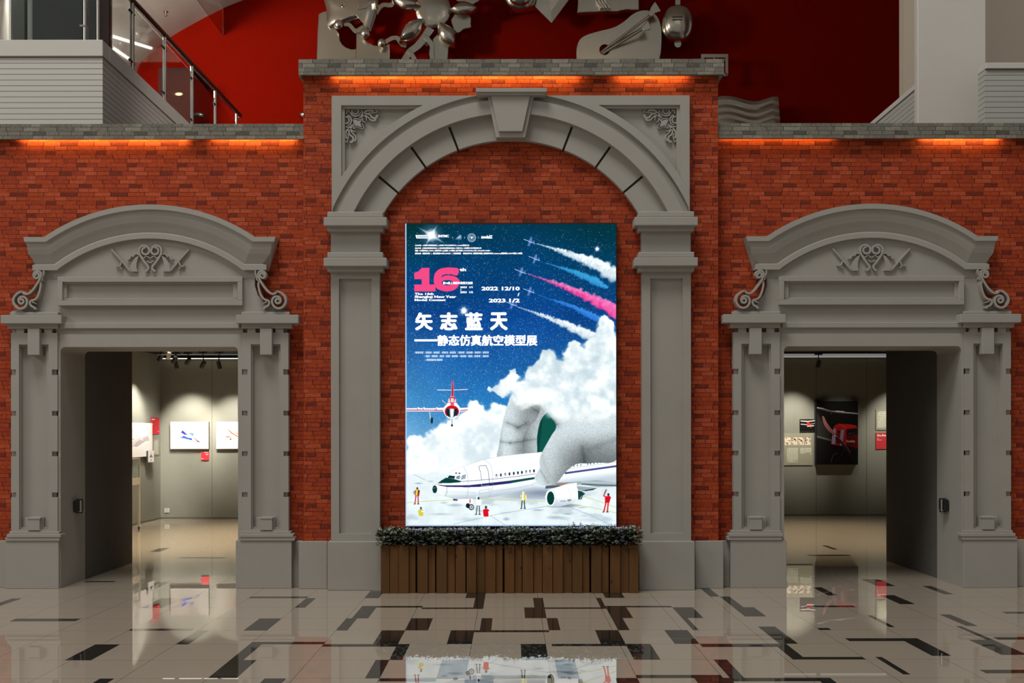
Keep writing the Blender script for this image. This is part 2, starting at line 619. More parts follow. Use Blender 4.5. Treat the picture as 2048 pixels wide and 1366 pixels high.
# a few more dark pieces nearer than the frame's edge, so the floor carries on
for i in range(60):
    gx = random.randint(-14, 14)
    gy = random.randint(7, 14)
    w_, h_ = random.choice(((0.2, 0.602), (0.1, 0.602), (0.6, 0.1), (0.2, 0.3)))
    x0 = TILE_X0 + gx * 0.6
    y1 = TILE_Y0 - gy * TD
    INL.append((x0, x0 + w_, y1 - h_, y1))
bm = bmesh.new()
bm.from_mesh(floor.data)
for i, (x0, x1, y0, y1) in enumerate(INL):
    z = 0.0006 + 0.00002 * (i % 7)
    if x1 - x0 < 0.04:
        x1 = x0 + 0.1
    f = bm.faces.new([bm.verts.new(p) for p in ((x0, y0, z), (x1, y0, z), (x1, y1, z), (x0, y1, z))])
    f.material_index = 1
bm.to_mesh(floor.data)
bm.free()

# ------------------------------------------------------------------ the setting: brick front
YW, YB = 12.0, 12.56          # side brick face, back of the front wall
XO, XI, ZD = 4.975, 3.015, 2.664   # door opening: outer jamb, inner jamb, head
XC = 2.285                    # half width of the raised middle bay
for sg, nm in ((1, 'wall_left'), (-1, 'wall_right')):
    b = MB(sg)
    b.box(-11, -XO - 0.09, YW, YB, 0, 5.02)
    b.box(-XI + 0.09, -XC + 0.03, YW, YB, 0, 5.02)
    b.box(-XO - 0.09, -XI + 0.09, YW, YB, ZD + 0.09, 5.02)
    struct(nm, b, M['brick'])
    # grey brick coping over the side bay
    zt, zb = P(0, 247, 11.91).z, P(0, 277, 11.91).z
    b = MB(sg)
    b.box(-11, -XC, 11.91, 11.945, zb, zt)
    b.box(-11, -XC, 11.945, YB, zb + 0.05, zt)
    struct('trim_1' if sg > 0 else 'trim_2', b, M['greybrick'])
    b = MB(sg)
    b.box(-11, -5.56, 11.955, YW + 0.002, 0, 0.52)
    b.box(-2.46, -XC - 0.03, 11.955, YW + 0.002, 0, 0.515)
    struct('baseboard_left' if sg > 0 else 'baseboard_right', b, M['stone'], 0.004)
YCB = 11.88
b = MB()
b.box(-XC, XC, YCB, YB, 0, 5.64)
struct('wall_center', b, M['brick'])
b = MB()
zt, zb, zc = P(0, 118, 11.77).z, P(0, 149, 11.77).z, P(0, 160, 11.87).z
b.box(-2.315, 2.33, 11.77, 11.815, zb, zt)
b.box(-2.315, 2.33, 11.815, YB, zb + 0.05, zt)
for x0_, x1_ in ((-2.315, -XC), (XC, 2.33)):
    b.box(x0_, x1_, 11.815, YB, zb, zb + 0.05)
for sg in (1, -1):                       # the sloping underside of the end returns
    q = [(sg * 2.32, zb), (sg * XC, zb), (sg * XC, zc)]
    vs = [[b.bm.verts.new((x, Y, z)) for x, z in q] for Y in (11.79, YB)]
    b.bm.faces.new(vs[0])
    b.bm.faces.new(vs[1][::-1])
    for i in range(3):
        b.bm.faces.new((vs[0][i], vs[0][(i + 1) % 3], vs[1][(i + 1) % 3], vs[1][i]))
struct('trim_3', b, M['greybrick'])
for sg, nm in ((1, 'baseboard_middle_left'), (-1, 'baseboard_middle_right')):
    b = MB(sg)
    b.box(-2.33, -2.02, 11.83, YCB - 0.001 - 0.00002, 0, 0.522)
    struct(nm, b, M['stone'], 0.004)

# warm LED strips hidden under the copings
for x0, x1, Y, Yw, yy, lb in (
        (40, 372, 11.95, YW, 277.5, 'orange LED strip under the left coping, the longer one starting at its outer end'),
        (424, 588, 11.95, YW, 277.5, 'short orange LED strip under the left coping beside the middle bay'),
        (668, 1158, 11.815, YCB, 149.5, 'long orange LED strip under the middle coping above the arch'),
        (1236, 1372, 11.815, YCB, 149.5, 'short orange LED strip under the right end of the middle coping'),
        (1442, 1668, 11.95, YW, 277.5, 'dim orange LED strip under the right coping beside the middle bay'),
        (1846, 2000, 11.95, YW, 277.5, 'orange LED strip under the right coping at its outer end')):
    a, c = P(x0, yy, Y), P(x1, yy, Y)
    t = thing('led_strip', lb, 'light', ((a.x + c.x) / 2, Y, a.z), 'orange LED strips under the brick copings')
    dim = 0.5 if 'dim' in lb else 1.0
    zz = (P(0, 277, 11.91).z if yy > 200 else P(0, 149, 11.77).z)
    Yl = 11.945 if yy > 200 else 11.815
    MB().box(a.x, c.x, Yl, Yl + 0.006, zz + 0.014, zz + 0.040).build('channel', M['steel'], t)
    mm = M['lamp_warm'] if dim == 1 else None
    if mm is None:
        mm = simple('led_orange_dim', (1.0, 0.55, 0.12, 1), 0.5, var=0, emit=11.0)
    MB().box(a.x, c.x, Yl + 0.006, Yl + 0.014, zz + 0.012, zz + 0.034).build('diffuser', mm, t)


# ------------------------------------------------------------------ stone doorways
def surround(m, label):
    base = Vector((m * (-4.0), 11.93, 0))
    t = thing('stone_doorway', label, 'door frame', base)
    st = M['stone']
    # frame with deep reveals
    b = MB(m)
    b.box(-XO - 0.13, -XO - 0.024, 11.972, 12.59, 0, ZD + 0.14)
    b.box(-XO - 0.024, -XO, 11.905, 12.59, 0, ZD + 0.14)
    b.box(-XI + 0.046, -XI + 0.13, 11.972, 12.59, 0, ZD + 0.14)
    b.box(-XI, -XI + 0.046, 11.905, 12.59, 0, ZD + 0.14)
    b.box(-XO, -XI, 11.905, 12.59, ZD, ZD + 0.14)
    # softened upper corners of the opening
    for sx_, xx in ((1, -XO), (-1, -XI)):
        q = [(xx, ZD)] + [(xx + sx_ * (0.05 - 0.05 * math.sin(R(a))), ZD - 0.05 + 0.05 * math.cos(R(a))) for a in (0, 30, 60, 90)]
        vs = [[b.bm.verts.new((x, Y, z)) for x, z in q] for Y in (11.906, 12.589)]
        b.bm.faces.new(vs[0])
        b.bm.faces.new(vs[1][::-1])
        for i in range(len(q)):
            j = (i + 1) % len(q)
            b.bm.faces.new((vs[0][i], vs[0][j], vs[1][j], vs[1][i]))
    b.build('frame', st, t)
    # attic wall behind the scrolls, stepped architrave
    b = MB(m)
    L = [(88, 534), (88, 572), (82, 590), (70, 604), (50, 615), (24, 621), (20, 646)]
    pts = L + [(598 - x, y) for x, y in L[::-1]]
    b.prism(pts, 11.93, YW + 0.01)
    b.pbox(112, 486, 640, 668, 11.918, YW)
    b.build('attic', st, t)
    b = MB(m)
    b.pbox(119, 479, 645, 656, 11.885, 11.93)
    b.build('architrave', st, t, bevel=0.004)
    # frieze panel
    b = MB(m)
    for x0, x1, y0, y1, Yf in ((115, 485, 553, 563, 11.868), (115, 485, 600, 610, 11.868), (115, 125, 563, 600, 11.868), (475, 485, 563, 600, 11.868),
                               (125, 475, 563, 567, 11.902), (125, 475, 596, 600, 11.902), (125, 134, 567, 596, 11.902), (466, 475, 567, 596, 11.902)):
        b.pbox(x0, x1, y0, y1, Yf, 11.935)
    b.build('frieze_panel', st, t, bevel=0.003)
    # segmental pediment: lofted profile
    def curve(x0, xk, y, ap):
        half = 299 - xk
        sag = y - ap
        Rr = (half * half + sag * sag) / (2 * sag)
        a = math.asin(half / Rr)
        arc = [(299 + Rr * math.sin(q), ap + Rr - Rr * math.cos(q)) for q in [a * (i / 15 - 1) for i in range(31)]]
        return [(x0, y)] + arc + [(598 - x0, y)]
    secs = [(47, 88, 473, 408, 11.815, YW + 0.01), (47, 88, 473, 408, 11.815, None), (49, 92, 482.5, 418, 11.815, None), (54, 94, 485, 420, 11.838, None),
            (55, 97, 497, 432, 11.850, None), (57, 101, 507, 443, 11.868, None), (65, 105, 517, 453, 11.892, None), (73, 109, 527.5, 464, 11.915, None),
            (65, 110, 529, 466, 11.878, None), (65, 113, 539.5, 476, 11.878, None), (65, 113, 539.5, 476, 11.878, YW + 0.01)]
    b = MB(m)
    rows = []
    for (x0, xk, y, ap, Y, back) in secs:
        rows.append([b.bm.verts.new((P(x, yy, Y).x, back or Y, P(x, yy, Y).z)) for x, yy in curve(x0, xk, y, ap)])
    for a, c in zip(rows, rows[1:]):
        for i in range(len(a) - 1):
            b.bm.faces.new((a[i], a[i + 1], c[i + 1], c[i]))
    for i in (0, -1):
        b.bm.faces.new([r_[i] for r_ in rows])
    b.build('pediment', st, t, smooth=False)
    b = MB(m)
    tym = [(x, y) for x, y in curve(75, 116, 538, 474)][0:]
    b.prism(tym + [(523, 556), (75, 556)], 11.925, 11.99)
    b.build('tympanum', st, t)
    # relief
    b = MB(m)

    def q(pp):
        return [(200 + x / 10.24, 470 + y / 10.24) for x, y in pp]

    def mirq(pp):
        return [(2060 - x, y) for x, y in pp]
    Yf, Yb = 11.895, 11.93
    for f_ in (lambda z: z, mirq):
        b.stroke(q(f_([(240, 285), (620, 725)])), 3.0, Yf, Yb)
        b.stroke(q(f_([(440, 545), (405, 650)])), 2.6, Yf, Yb)
        b.stroke(q(f_([(325, 618), (390, 640), (452, 682)])), 2.2, Yf, Yb)
        b.prism(q(f_([(800, 415), (730, 450), (675, 520), (640, 590), (617, 680), (618, 738), (772, 738), (748, 660), (752, 570), (772, 490)])), Yf, Yb)
        b.stroke(q(f_([(940, 240), (885, 262), (860, 310), (878, 365), (940, 388), (1000, 352), (1006, 285), (965, 228), (900, 205),
                       (838, 230), (805, 295), (812, 375), (850, 450), (920, 550), (990, 645), (972, 700), (925, 738)])), 3.9, Yf - 0.006, Yb)
        b.stroke(q(f_([(800, 400), (742, 375), (702, 402), (680, 432), (650, 415), (622, 450), (602, 482), (558, 490)])), 2.2, Yf, Yb)
        b.stroke(q(f_([(850, 428), (900, 462), (935, 430), (975, 432), (1030, 470)])), 2.0, Yf, Yb)
        b.stroke(q(f_([(968, 518), (1000, 548), (1030, 560)])), 2.2, Yf, Yb)
    b.build('relief_ornament', st, t)
    # volutes on both shoulders
    for side in (1, -1):
        b = MB(m)

        def v(pp):
            z = [(x / 12.42, 530 + y / 12.42) for x, y in pp]
            return z if side > 0 else [(598 - x, y) for x, y in z]
        Yf, Yb = 11.845, 11.94
        b.stroke(v([(905, 245), (885, 232), (890, 200), (930, 192), (963, 228), (955, 280), (905, 312), (850, 285), (833, 225), (862, 162), (925, 142),
                    (990, 162), (1014, 222), (998, 300), (960, 385), (900, 485), (820, 595), (740, 672), (660, 708), (595, 695), (545, 648)]), 3.9, Yf, Yb)
        b.stroke(v([(545, 648), (465, 668), (390, 730), (340, 810), (330, 905), (370, 990), (440, 1050), (520, 1066), (605, 1032), (658, 960), (668, 880),
                    (638, 808), (575, 772), (505, 782), (460, 842), (472, 912), (532, 942), (582, 902), (570, 848), (525, 830), (498, 868)]), 4.1, Yf, Yb)
        b.stroke(v([(985, 390), (1010, 470), (995, 580), (970, 680), (920, 790), (850, 850), (772, 872), (738, 930), (772, 1000), (832, 1032), (885, 1082)]),
                 3.8, Yf + 0.01, Yb)
        b.stroke(v([(800, 900), (850, 925), (900, 952)]), 3.0, Yf + 0.01, Yb, taper=(1.0, 0.25))
        b.stroke(v([(1080, 125), (1086, 190), (1060, 262), (1040, 300), (1046, 350), (1000, 392)]), 2.6, Yf + 0.01, Yb)
        b.build('scroll_bracket', st, t)
    # the two pilasters
    for side in (1, -1):
        def X(*xs):
            r_ = [x if side > 0 else 599 - x for x in xs]
            return sorted(r_)
        YS, YN = 11.885, 11.965

        def rb(b_, x0, x1, y0, y1, Yf, Yb):
            a, c = X(x0, x1)
            b_.pbox(a, c, y0, y1, Yf, Yb)
        b = MB(m)
        rb(b, 25, 112, 656, 1070, YN, YW + 0.01)             # core seen in the notches and the panel
        ns = [656, 665, 738, 749, 821, 830.5, 902, 911.5, 984, 993.5, 1063]
        for i in range(1, len(ns) - 1, 2):                    # outer strips between the notches
            rb(b, 22, 32, ns[i], ns[i + 1], YS, YN + 0.004)
            rb(b, 104, 115, ns[i], ns[i + 1], YS, YN + 0.004)
        for i in range(2, len(ns) - 2, 2):
            for x0, x1 in ((24, 32), (104, 113)):
                rb(b, x0, x1, ns[i], ns[i + 1], YS + 0.030, YN + 0.004)
        rb(b, 32, 38, 656, 1063, YS, YN + 0.004)
        rb(b, 97, 104, 656, 1063, YS, YN + 0.004)
        rb(b, 38, 97, 665, 688, YS, YN + 0.004)
        rb(b, 38, 48, 656, 665, YS, YN + 0.004)
        rb(b, 88, 97, 656, 665, YS, YN + 0.004)
        rb(b, 38, 97, 1058, 1063, YS, YN + 0.004)
        for x0, x1, y0, y1 in ((38, 42, 688, 1058), (93, 97, 688, 1058), (42, 93, 688, 692), (42, 93, 1054, 1058)):
            rb(b, x0, x1, y0, y1, YS + 0.035, YN + 0.003)
        pil = b.build('pilaster', st, t)
        b = MB(m)
        rb(b, 20, 116, 623, 629, 11.875, 11.94)
        if side > 0:
            rb(b, 1, 123, 629, 646, 11.80, 11.94)
        else:
            rb(b, 2, 127, 629, 646, 11.80, 11.94)
        rb(b, 15, 116, 646, 656, 11.855, 11.97)
        b.build('capital', st, pil, bevel=0.004)
        b = MB(m)
        rb(b, 55, 79, 656, 709, 11.835, YN + 0.003)
        b.build('key_block', st, pil, bevel=0.004)
        b = MB(m)
        rb(b, 55, 79, 1036, 1060, 11.862, YN)
        rb(b, 52, 83, 1035, 1060, 11.895, YN)
        rb(b, 49, 87, 1034, 1060, 11.925, YN)
        rb(b, 54, 80, 1034, 1037.5, 11.856, YN)
        b.build('pedestal', st, pil, bevel=0.002)
        b = MB(m)
        rb(b, 18, 118, 1062, 1067.5, 11.868, 11.98)
        rb(b, 13, 121, 1067.5, 1074, 11.850, 11.98)
        rb(b, 10, 119, 1074, 1081, 11.858, 11.98)
        b.build('base_moulding', st, pil, bevel=0.003)
        b = MB(m)
        zt = P(0, 1081, 11.862).z
        if side > 0:
            b.box(P(9, 0, 11.87).x, P(117, 0, 11.87).x, 11.87, YW - 0.01, 0, zt)
        else:
            b.box(P(471, 0, 11.87).x, P(583, 0, 11.87).x, 11.87, YW - 0.01, 0, zt)
            b.box(P(471, 0, 11.87).x, -XI + 0.1, YW - 0.01, 12.59, 0, zt)
        b.build('plinth', st, pil, bevel=0.004)
    return t


surround(1, 'grey stone doorway with curved pediment, left one, blue plane picture seen through it')
surround(-1, 'grey stone doorway with curved pediment, right one, big black picture seen through it')

# ------------------------------------------------------------------ middle arch
arch = thing('stone_archway', 'tall grey stone arch with keystone framing the glowing poster', 'archway', (0, 11.88, 0))
st = M['stone']
for m in (1, -1):
    b = MB(m)
    b.pbox(663, 760, 463, 504, 11.76, YCB - 0.001 - 0.00004)
    for x0, x1, y0, y1 in ((662, 678, 542, 1084), (743, 759.5, 542, 1084), (678, 743, 542, 557), (678, 743, 1067, 1084)):
        b.pbox(x0, x1, y0, y1, 11.76, YCB - 0.001 - 0.00004)
    b.pbox(677, 744, 556, 1068, 11.80, YCB - 0.001 - 0.00003)
    b.pbox(662, 760, 423, 542, 11.775, YCB - 0.001 - 0.00002)
    pil = b.build('pilaster', st, arch)
    for yy in (423, 504):
        b = MB(m)
        b.pbox(655, 766.5, yy, yy + 11, 11.70, YCB - 0.001 - 0.00005)
        b.pbox(647.5, 774, yy + 11, yy + 28, 11.645, YCB - 0.001 - 0.00006)
        b.pbox(655, 766.5, yy + 28, yy + 39, 11.70, YCB - 0.001 - 0.00005)
        b.build('capital', st, pil, bevel=0.006)
    b = MB(m)
    zt = P(0, 1083, 11.72).z
    b.box(P(654.5, 0, 11.71).x, P(766, 0, 11.71).x, 11.71, YCB - 0.001 - 0.00004, 0, zt)
    b.build('plinth', st, pil, bevel=0.005)
CY = 575.0


def ring(b, r0, r1, a0, a1, Yf, Yb, n=40, clampx=None, clampy=None):
    def c(p):
        x, y = p
        if clampx is not None:
            x = min(max(x, clampx), 2044 - clampx)
        if clampy is not None:
            y = max(y, clampy)
        return (x, y)
    o1 = [c((CX + r1 * math.cos(R(a0 + (a1 - a0) * i / n)), CY - r1 * math.sin(R(a0 + (a1 - a0) * i / n)))) for i in range(n + 1)]
    i1 = [c((CX + r0 * math.cos(R(a0 + (a1 - a0) * i / n)), CY - r0 * math.sin(R(a0 + (a1 - a0) * i / n)))) for i in range(n + 1)]
    V = []
    for pa, pb in zip(o1, i1):
        A, B = P(*pa, Yf), P(*pb, Yf)
        V.append([b.bm.verts.new(z) for z in (A, B, (B.x, Yb, B.z), (A.x, Yb, A.z))])
    for u_, v_ in zip(V, V[1:]):
        for i in range(4):
            j = (i + 1) % 4
            b.bm.faces.new((u_[i], u_[j], v_[j], v_[i]))
    b.bm.faces.new(V[0][::-1])
    b.bm.faces.new(V[-1])


def springing(r):
    return math.degrees(math.asin((CY - 423) / r))


b = MB()
ring(b, 299, 360, springing(350), 180 - springing(350), 11.845, YCB - 0.001, 60)
b.build('arch_backing', M['slot'], arch)
b = MB()
ring(b, 349, 377, springing(377), 180 - springing(377), 11.722, YCB - 0.001, 60)
ring(b, 376, 391, springing(391), 180 - springing(391), 11.802, YCB - 0.001, 60, 664, 191)
ring(b, 390, 405, springing(405), 180 - springing(405), 11.766, YCB - 0.001, 60, 664, 191)
b.build('arch_moulding', st, arch)
cuts = [springing(352)] + [40.1, 54.7, 69.1, 90]
for m in (1, -1):
    for a, c in zip(cuts, cuts[1:]):
        g0 = 0.0 if a == cuts[0] else 0.42
        g1 = 0.0 if c == 90 else 0.42
        b = MB(m)
        ring(b, 295, 352, 180 - a - g0, 180 - c + g1, 11.80, 11.87, 14)
        b.build('voussoir', st, arch)
for m in (1, -1):
    b = MB(m)
    b.prism([(664, 401), (664, 191), (917, 191), (864, 210), (683, 210), (683, 366.5)], 11.772, YCB - 0.001 - 0.00005)
    b.prism([(683, 366.5), (683, 210), (864, 210), (848, 217), (690, 217), (690, 355.5)], 11.80, YCB - 0.001 - 0.00005)
    pts = [(664, 423), (664, 191), (1022, 191)] + [(CX - 360 * math.cos(R(a)), CY - 360 * math.sin(R(a))) for a in np.linspace(90, springing(360), 24)]
    b.prism(pts, 11.852, YCB - 0.001)
    sp = b.build('spandrel', st, arch)
    # carved acanthus corner
    b = MB(m)

    def c_(pp):
        return [(680 + x / 13.66, 205 + y / 13.66) for x, y in pp]

    def dg(pp):
        return [(y - 180 + 130, x - 130 + 180) for x, y in pp]
    Yf, Yb = 11.818, 11.853
    for fn in (lambda z: z, dg):
        b.stroke(c_(fn([(345, 205), (335, 245), (370, 290), (430, 310), (490, 285), (515, 230), (505, 185)])), 2.6, Yf, Yb)
        b.stroke(c_(fn([(300, 260), (340, 335), (430, 365), (520, 340), (575, 260)])), 3.4, Yf, Yb, taper=(1.0, 0.5))
        b.stroke(c_(fn([(460, 395), (560, 400), (640, 345), (690, 260), (760, 215), (860, 215), (930, 235)])), 3.6, Yf, Yb, taper=(0.8, 1.2))
        b.stroke(c_(fn([(650, 330), (740, 300), (830, 330), (880, 400), (960, 420), (1015, 380), (1020, 325)])), 5.0, Yf, Yb, taper=(0.6, 0.9))
        b.stroke(c_(fn([(720, 345), (790, 410), (850, 470), (930, 485), (1000, 450)])), 4.6, Yf, Yb, taper=(0.5, 0.7))
        b.stroke(c_(fn([(680, 350), (725, 400), (735, 490)])), 3.6, Yf, Yb, taper=(1.0, 0.3))
        b.stroke(c_(fn([(790, 265), (880, 285), (960, 262), (1020, 255), (1010, 205), (950, 195)])), 2.0, Yf, Yb)
        b.stroke(c_(fn([(600, 215), (620, 290), (560, 375), (460, 405)])), 2.4, Yf, Yb)
    b.prism(c_([(385, 465), (455, 470), (520, 500), (600, 480), (560, 540), (580, 600), (615, 675), (555, 660), (470, 625), (420, 670), (425, 600), (385, 540)]), Yf - 0.006, Yb)
    b.stroke(c_([(375, 440), (480, 440), (560, 470), (630, 430), (620, 500), (690, 535)]), 1.6, Yf, Yb)
    b.stroke(c_([(355, 460), (400, 590), (370, 700), (480, 660), (560, 695), (640, 700), (645, 640), (600, 560)]), 1.6, Yf, Yb)
    b.stroke(c_([(170, 300), (200, 270), (185, 225), (245, 215), (265, 260)]), 2.4, Yf, Yb)
    b.build('corner_ornament', st, sp)
b = MB()
b.prism([(975, 187), (1069.5, 187), (1051, 275), (993, 275)], 11.705, 11.83)
ks = b.build('keystone', st, arch, bevel=0.004)
MB().prism([(982.5, 188), (1061.5, 188), (1045.5, 262.5), (998, 262.5)], 11.672, 11.71).build('keystone_face', st, ks, bevel=0.003)
b = MB()
b.pbox(952.5, 1094.5, 176, 184, 11.625, YCB - 0.001)
b.pbox(955, 1092, 184, 189.5, 11.645, YCB - 0.001)
b.build('keystone_cap', st, ks, bevel=0.004)

# ------------------------------------------------------------------ printed pictures: a small painter
def lin(c):
    c = np.asarray(c, dtype=np.float32)
    return np.where(c <= 0.04045, c / 12.92, ((c + 0.055) / 1.055) ** 2.4)


class Canvas:
    """paints a print in photo-pixel units; becomes the colours of a fine grid mesh"""

    def __init__(s, x0, y0, x1, y1, sc, col):
        s.x0, s.y0, s.sc = x0, y0, sc
        s.w, s.h = int(round((x1 - x0) * sc)), int(round((y1 - y0) * sc))
        s.a = np.empty((s.h, s.w, 3), np.float32)
        s.a[:] = np.array(col, np.float32) / 255
        s.X = (x0 + (np.arange(s.w) + 0.5) / sc).astype(np.float32)
        s.Y = (y0 + (np.arange(s.h) + 0.5) / sc).astype(np.float32)

    def region(s, x0, y0, x1, y1):
        i0, i1 = max(0, int((x0 - s.x0) * s.sc) - 1), min(s.w, int((x1 - s.x0) * s.sc) + 2)
        j0, j1 = max(0, int((y0 - s.y0) * s.sc) - 1), min(s.h, int((y1 - s.y0) * s.sc) + 2)
        return (slice(j0, max(j0, j1)), slice(i0, max(i0, i1)))

    def put(s, reg, mask, col, alpha=1.0):
        if mask.size == 0:
            return
        m_ = (mask * alpha)[..., None].astype(np.float32)
        c = np.array(col, np.float32) / 255 if not isinstance(col, np.ndarray) else col
        s.a[reg] = s.a[reg] * (1 - m_) + c * m_

    def polymask(s, pts):
        xs = [p[0] for p in pts]
        ys = [p[1] for p in pts]
        reg = s.region(min(xs), min(ys), max(xs), max(ys))
        X, Y = s.X[reg[1]][None, :], s.Y[reg[0]][:, None]
        ins = np.zeros((Y.shape[0], X.shape[1]), bool)
        n = len(pts)
        for i in range(n):
            xa, ya = pts[i]
            xb, yb = pts[(i + 1) % n]
            if ya == yb:
                continue
            ins ^= ((ya > Y) != (yb > Y)) & (X < (xb - xa) * (Y - ya) / (yb - ya) + xa)
        return reg, ins.astype(np.float32)

    def poly(s, pts, col, alpha=1.0):
        reg, m_ = s.polymask(pts)
        s.put(reg, m_, col, alpha)

    def ell(s, cx, cy, rx, ry, col, alpha=1.0, soft=0.0):
        g = 1 + soft
        reg = s.region(cx - rx * g, cy - ry * g, cx + rx * g, cy + ry * g)
        d = np.hypot((s.X[reg[1]][None, :] - cx) / rx, (s.Y[reg[0]][:, None] - cy) / ry)
        e = max(soft, 0.35 / (min(rx, ry) * s.sc) + 1e-3)
        s.put(reg, np.clip((1 - d) / e + 0.5 if not soft else (1 + soft - d) / (2 * soft), 0, 1), col, alpha)

    def line(s, pts, wd, col, alpha=1.0):
        for (xa, ya), (xb, yb) in zip(pts, pts[1:]):
            reg = s.region(min(xa, xb) - wd, min(ya, yb) - wd, max(xa, xb) + wd, max(ya, yb) + wd)
            X, Y = s.X[reg[1]][None, :], s.Y[reg[0]][:, None]
            dx, dy = xb - xa, yb - ya
            L2 = dx * dx + dy * dy or 1e-6
            t = np.clip(((X - xa) * dx + (Y - ya) * dy) / L2, 0, 1)
            d = np.hypot(X - xa - t * dx, Y - ya - t * dy)
            s.put(reg, np.clip((wd / 2 - d) * s.sc + 0.5, 0, 1), col, alpha)

    def half(s):
        h, w_ = s.h // 2 * 2, s.w // 2 * 2
        a = s.a[:h, :w_]
        return (a[0::2, 0::2] + a[1::2, 0::2] + a[0::2, 1::2] + a[1::2, 1::2]) / 4


def fbm(h, w_, cell, octs=4, seed=0):
    g = np.random.default_rng(seed)
    out = np.zeros((h, w_), np.float32)
    amp, tot = 1.0, 0
    for o in range(octs):
        c = max(2.0, cell / 2 ** o)
        gh, gw = int(h / c) + 3, int(w_ / c) + 3
        r_ = g.random((gh, gw), dtype=np.float32)
        y = np.arange(h) / c
        x = np.arange(w_) / c
        yi, xi = y.astype(int), x.astype(int)
        fy, fx = (y - yi).astype(np.float32), (x - xi).astype(np.float32)
        fy, fx = (fy * fy * (3 - 2 * fy))[:, None], (fx * fx * (3 - 2 * fx))[None, :]
        A = r_[yi][:, xi] * (1 - fx) + r_[yi][:, xi + 1] * fx
        B = r_[yi + 1][:, xi] * (1 - fx) + r_[yi + 1][:, xi + 1] * fx
        out += amp * (A * (1 - fy) + B * fy)
        tot += amp
        amp *= 0.5
    return out / tot


def smooth(a, b, x):
    t = np.clip((x - a) / (b - a), 0, 1)
    return t * t * (3 - 2 * t)


def print_mesh(name, arr, corner, du, dv, mat, parent, label=None):
    """grid mesh carrying the painted colours; corner = top left point, du / dv = full width and height vectors"""
    h, w_ = arr.shape[:2]
    u = (np.arange(w_) / (w_ - 1))[None, :, None]
    v = (np.arange(h) / (h - 1))[:, None, None]
    co = np.array(corner)[None, None] + u * np.array(du)[None, None] + v * np.array(dv)[None, None]
    org = Vector((0, 0, 0))
    q = parent
    while q is not None:
        org += q.location
        q = q.parent
    co = (co - np.array(org)[None, None]).reshape(-1, 3).astype(np.float32)
    idx = np.arange(h * w_).reshape(h, w_)
    quads = np.stack([idx[:-1, :-1], idx[1:, :-1], idx[1:, 1:], idx[:-1, 1:]], -1).reshape(-1, 4).astype(np.int32)
    me = bpy.data.meshes.new(name)
    me.vertices.add(len(co))
    me.vertices.foreach_set('co', co.ravel())
    me.loops.add(quads.size)
    me.loops.foreach_set('vertex_index', quads.ravel())
    me.polygons.add(len(quads))
    me.polygons.foreach_set('loop_start', np.arange(0, quads.size, 4, dtype=np.int32))
    at = me.color_attributes.new('print', 'FLOAT_COLOR', 'POINT')
    rgba = np.ones((h * w_, 4), np.float32)
    rgba[:, :3] = arr.reshape(-1, 3)
    at.data.foreach_set('color', rgba.ravel())
    me.update(calc_edges=True)
    me.validate()
    me.materials.append(mat)
    ob = bpy.data.objects.new(name, me)
    COL.objects.link(ob)
    ob.parent = parent
    if label:
        ob['label'] = label
    return ob


k = Nodes('lightbox_print')
at_ = k.n('ShaderNodeAttribute', attribute_name='print')
k.b.inputs['Base Color'].default_value = (0.002, 0.002, 0.002, 1)
k.b.inputs['Roughness'].default_value = 0.6
k.b.inputs['Specular IOR Level'].default_value = 0.0
k.l(at_.outputs['Color'], k.b.inputs['Emission Color'])
k.b.inputs['Emission Strength'].default_value = 1.0
M['lightbox_print'] = k.m
k = Nodes('photo_print')
at_ = k.n('ShaderNodeAttribute', attribute_name='print')
k.l(at_.outputs['Color'], k.b.inputs['Base Color'])
k.b.inputs['Roughness'].default_value = 0.6
k.b.inputs['Specular IOR Level'].default_value = 0.2
M['photo_print'] = k.m


def text_verts(body, bold=0.0, shear=0.0, sharp=2):
    cu = bpy.data.curves.new('t', 'FONT')
    cu.body = body
    cu.offset = bold
    cu.shear = shear
    cu.resolution_u = sharp
    ob = bpy.data.objects.new('t', cu)
    COL.objects.link(ob)
    dg = bpy.context.evaluated_depsgraph_get()
    dg.update()
    me = bpy.data.meshes.new_from_object(ob.evaluated_get(dg))
    vs = [tuple(v.co) for v in me.vertices]
    fs = [tuple(p.vertices) for p in me.polygons]
    bpy.data.objects.remove(ob)
    bpy.data.curves.remove(cu)
    bpy.data.meshes.remove(me)
    return vs, fs


def put_text(mb, body, x0, y0, x1, y1, mapf, bold=0.0, shear=0.0, passes=()):
    """lettering fitted to a pixel box; passes = pixel shifts that thicken the strokes"""
    vs, fs = text_verts(body, bold, shear)
    if not vs:
        return
    ax, bx = min(v[0] for v in vs), max(v[0] for v in vs)
    ay, by = min(v[1] for v in vs), max(v[1] for v in vs)
    for (sx_, sy_) in (passes or ((0, 0),)):
        mg = max([abs(p_[0]) for p_ in passes] + [0])
        mh_ = max([abs(p_[1]) for p_ in passes] + [0])
        V = [mb.bm.verts.new(mapf(x0 + mg + sx_ + (v[0] - ax) / (bx - ax) * (x1 - x0 - 2 * mg),
                                  y1 - mh_ + sy_ - (v[1] - ay) / max(1e-6, by - ay) * (y1 - y0 - 2 * mh_))) for v in vs]
        for f in fs:
            try:
                mb.bm.faces.new([V[i] for i in f])
            except ValueError:
                pass


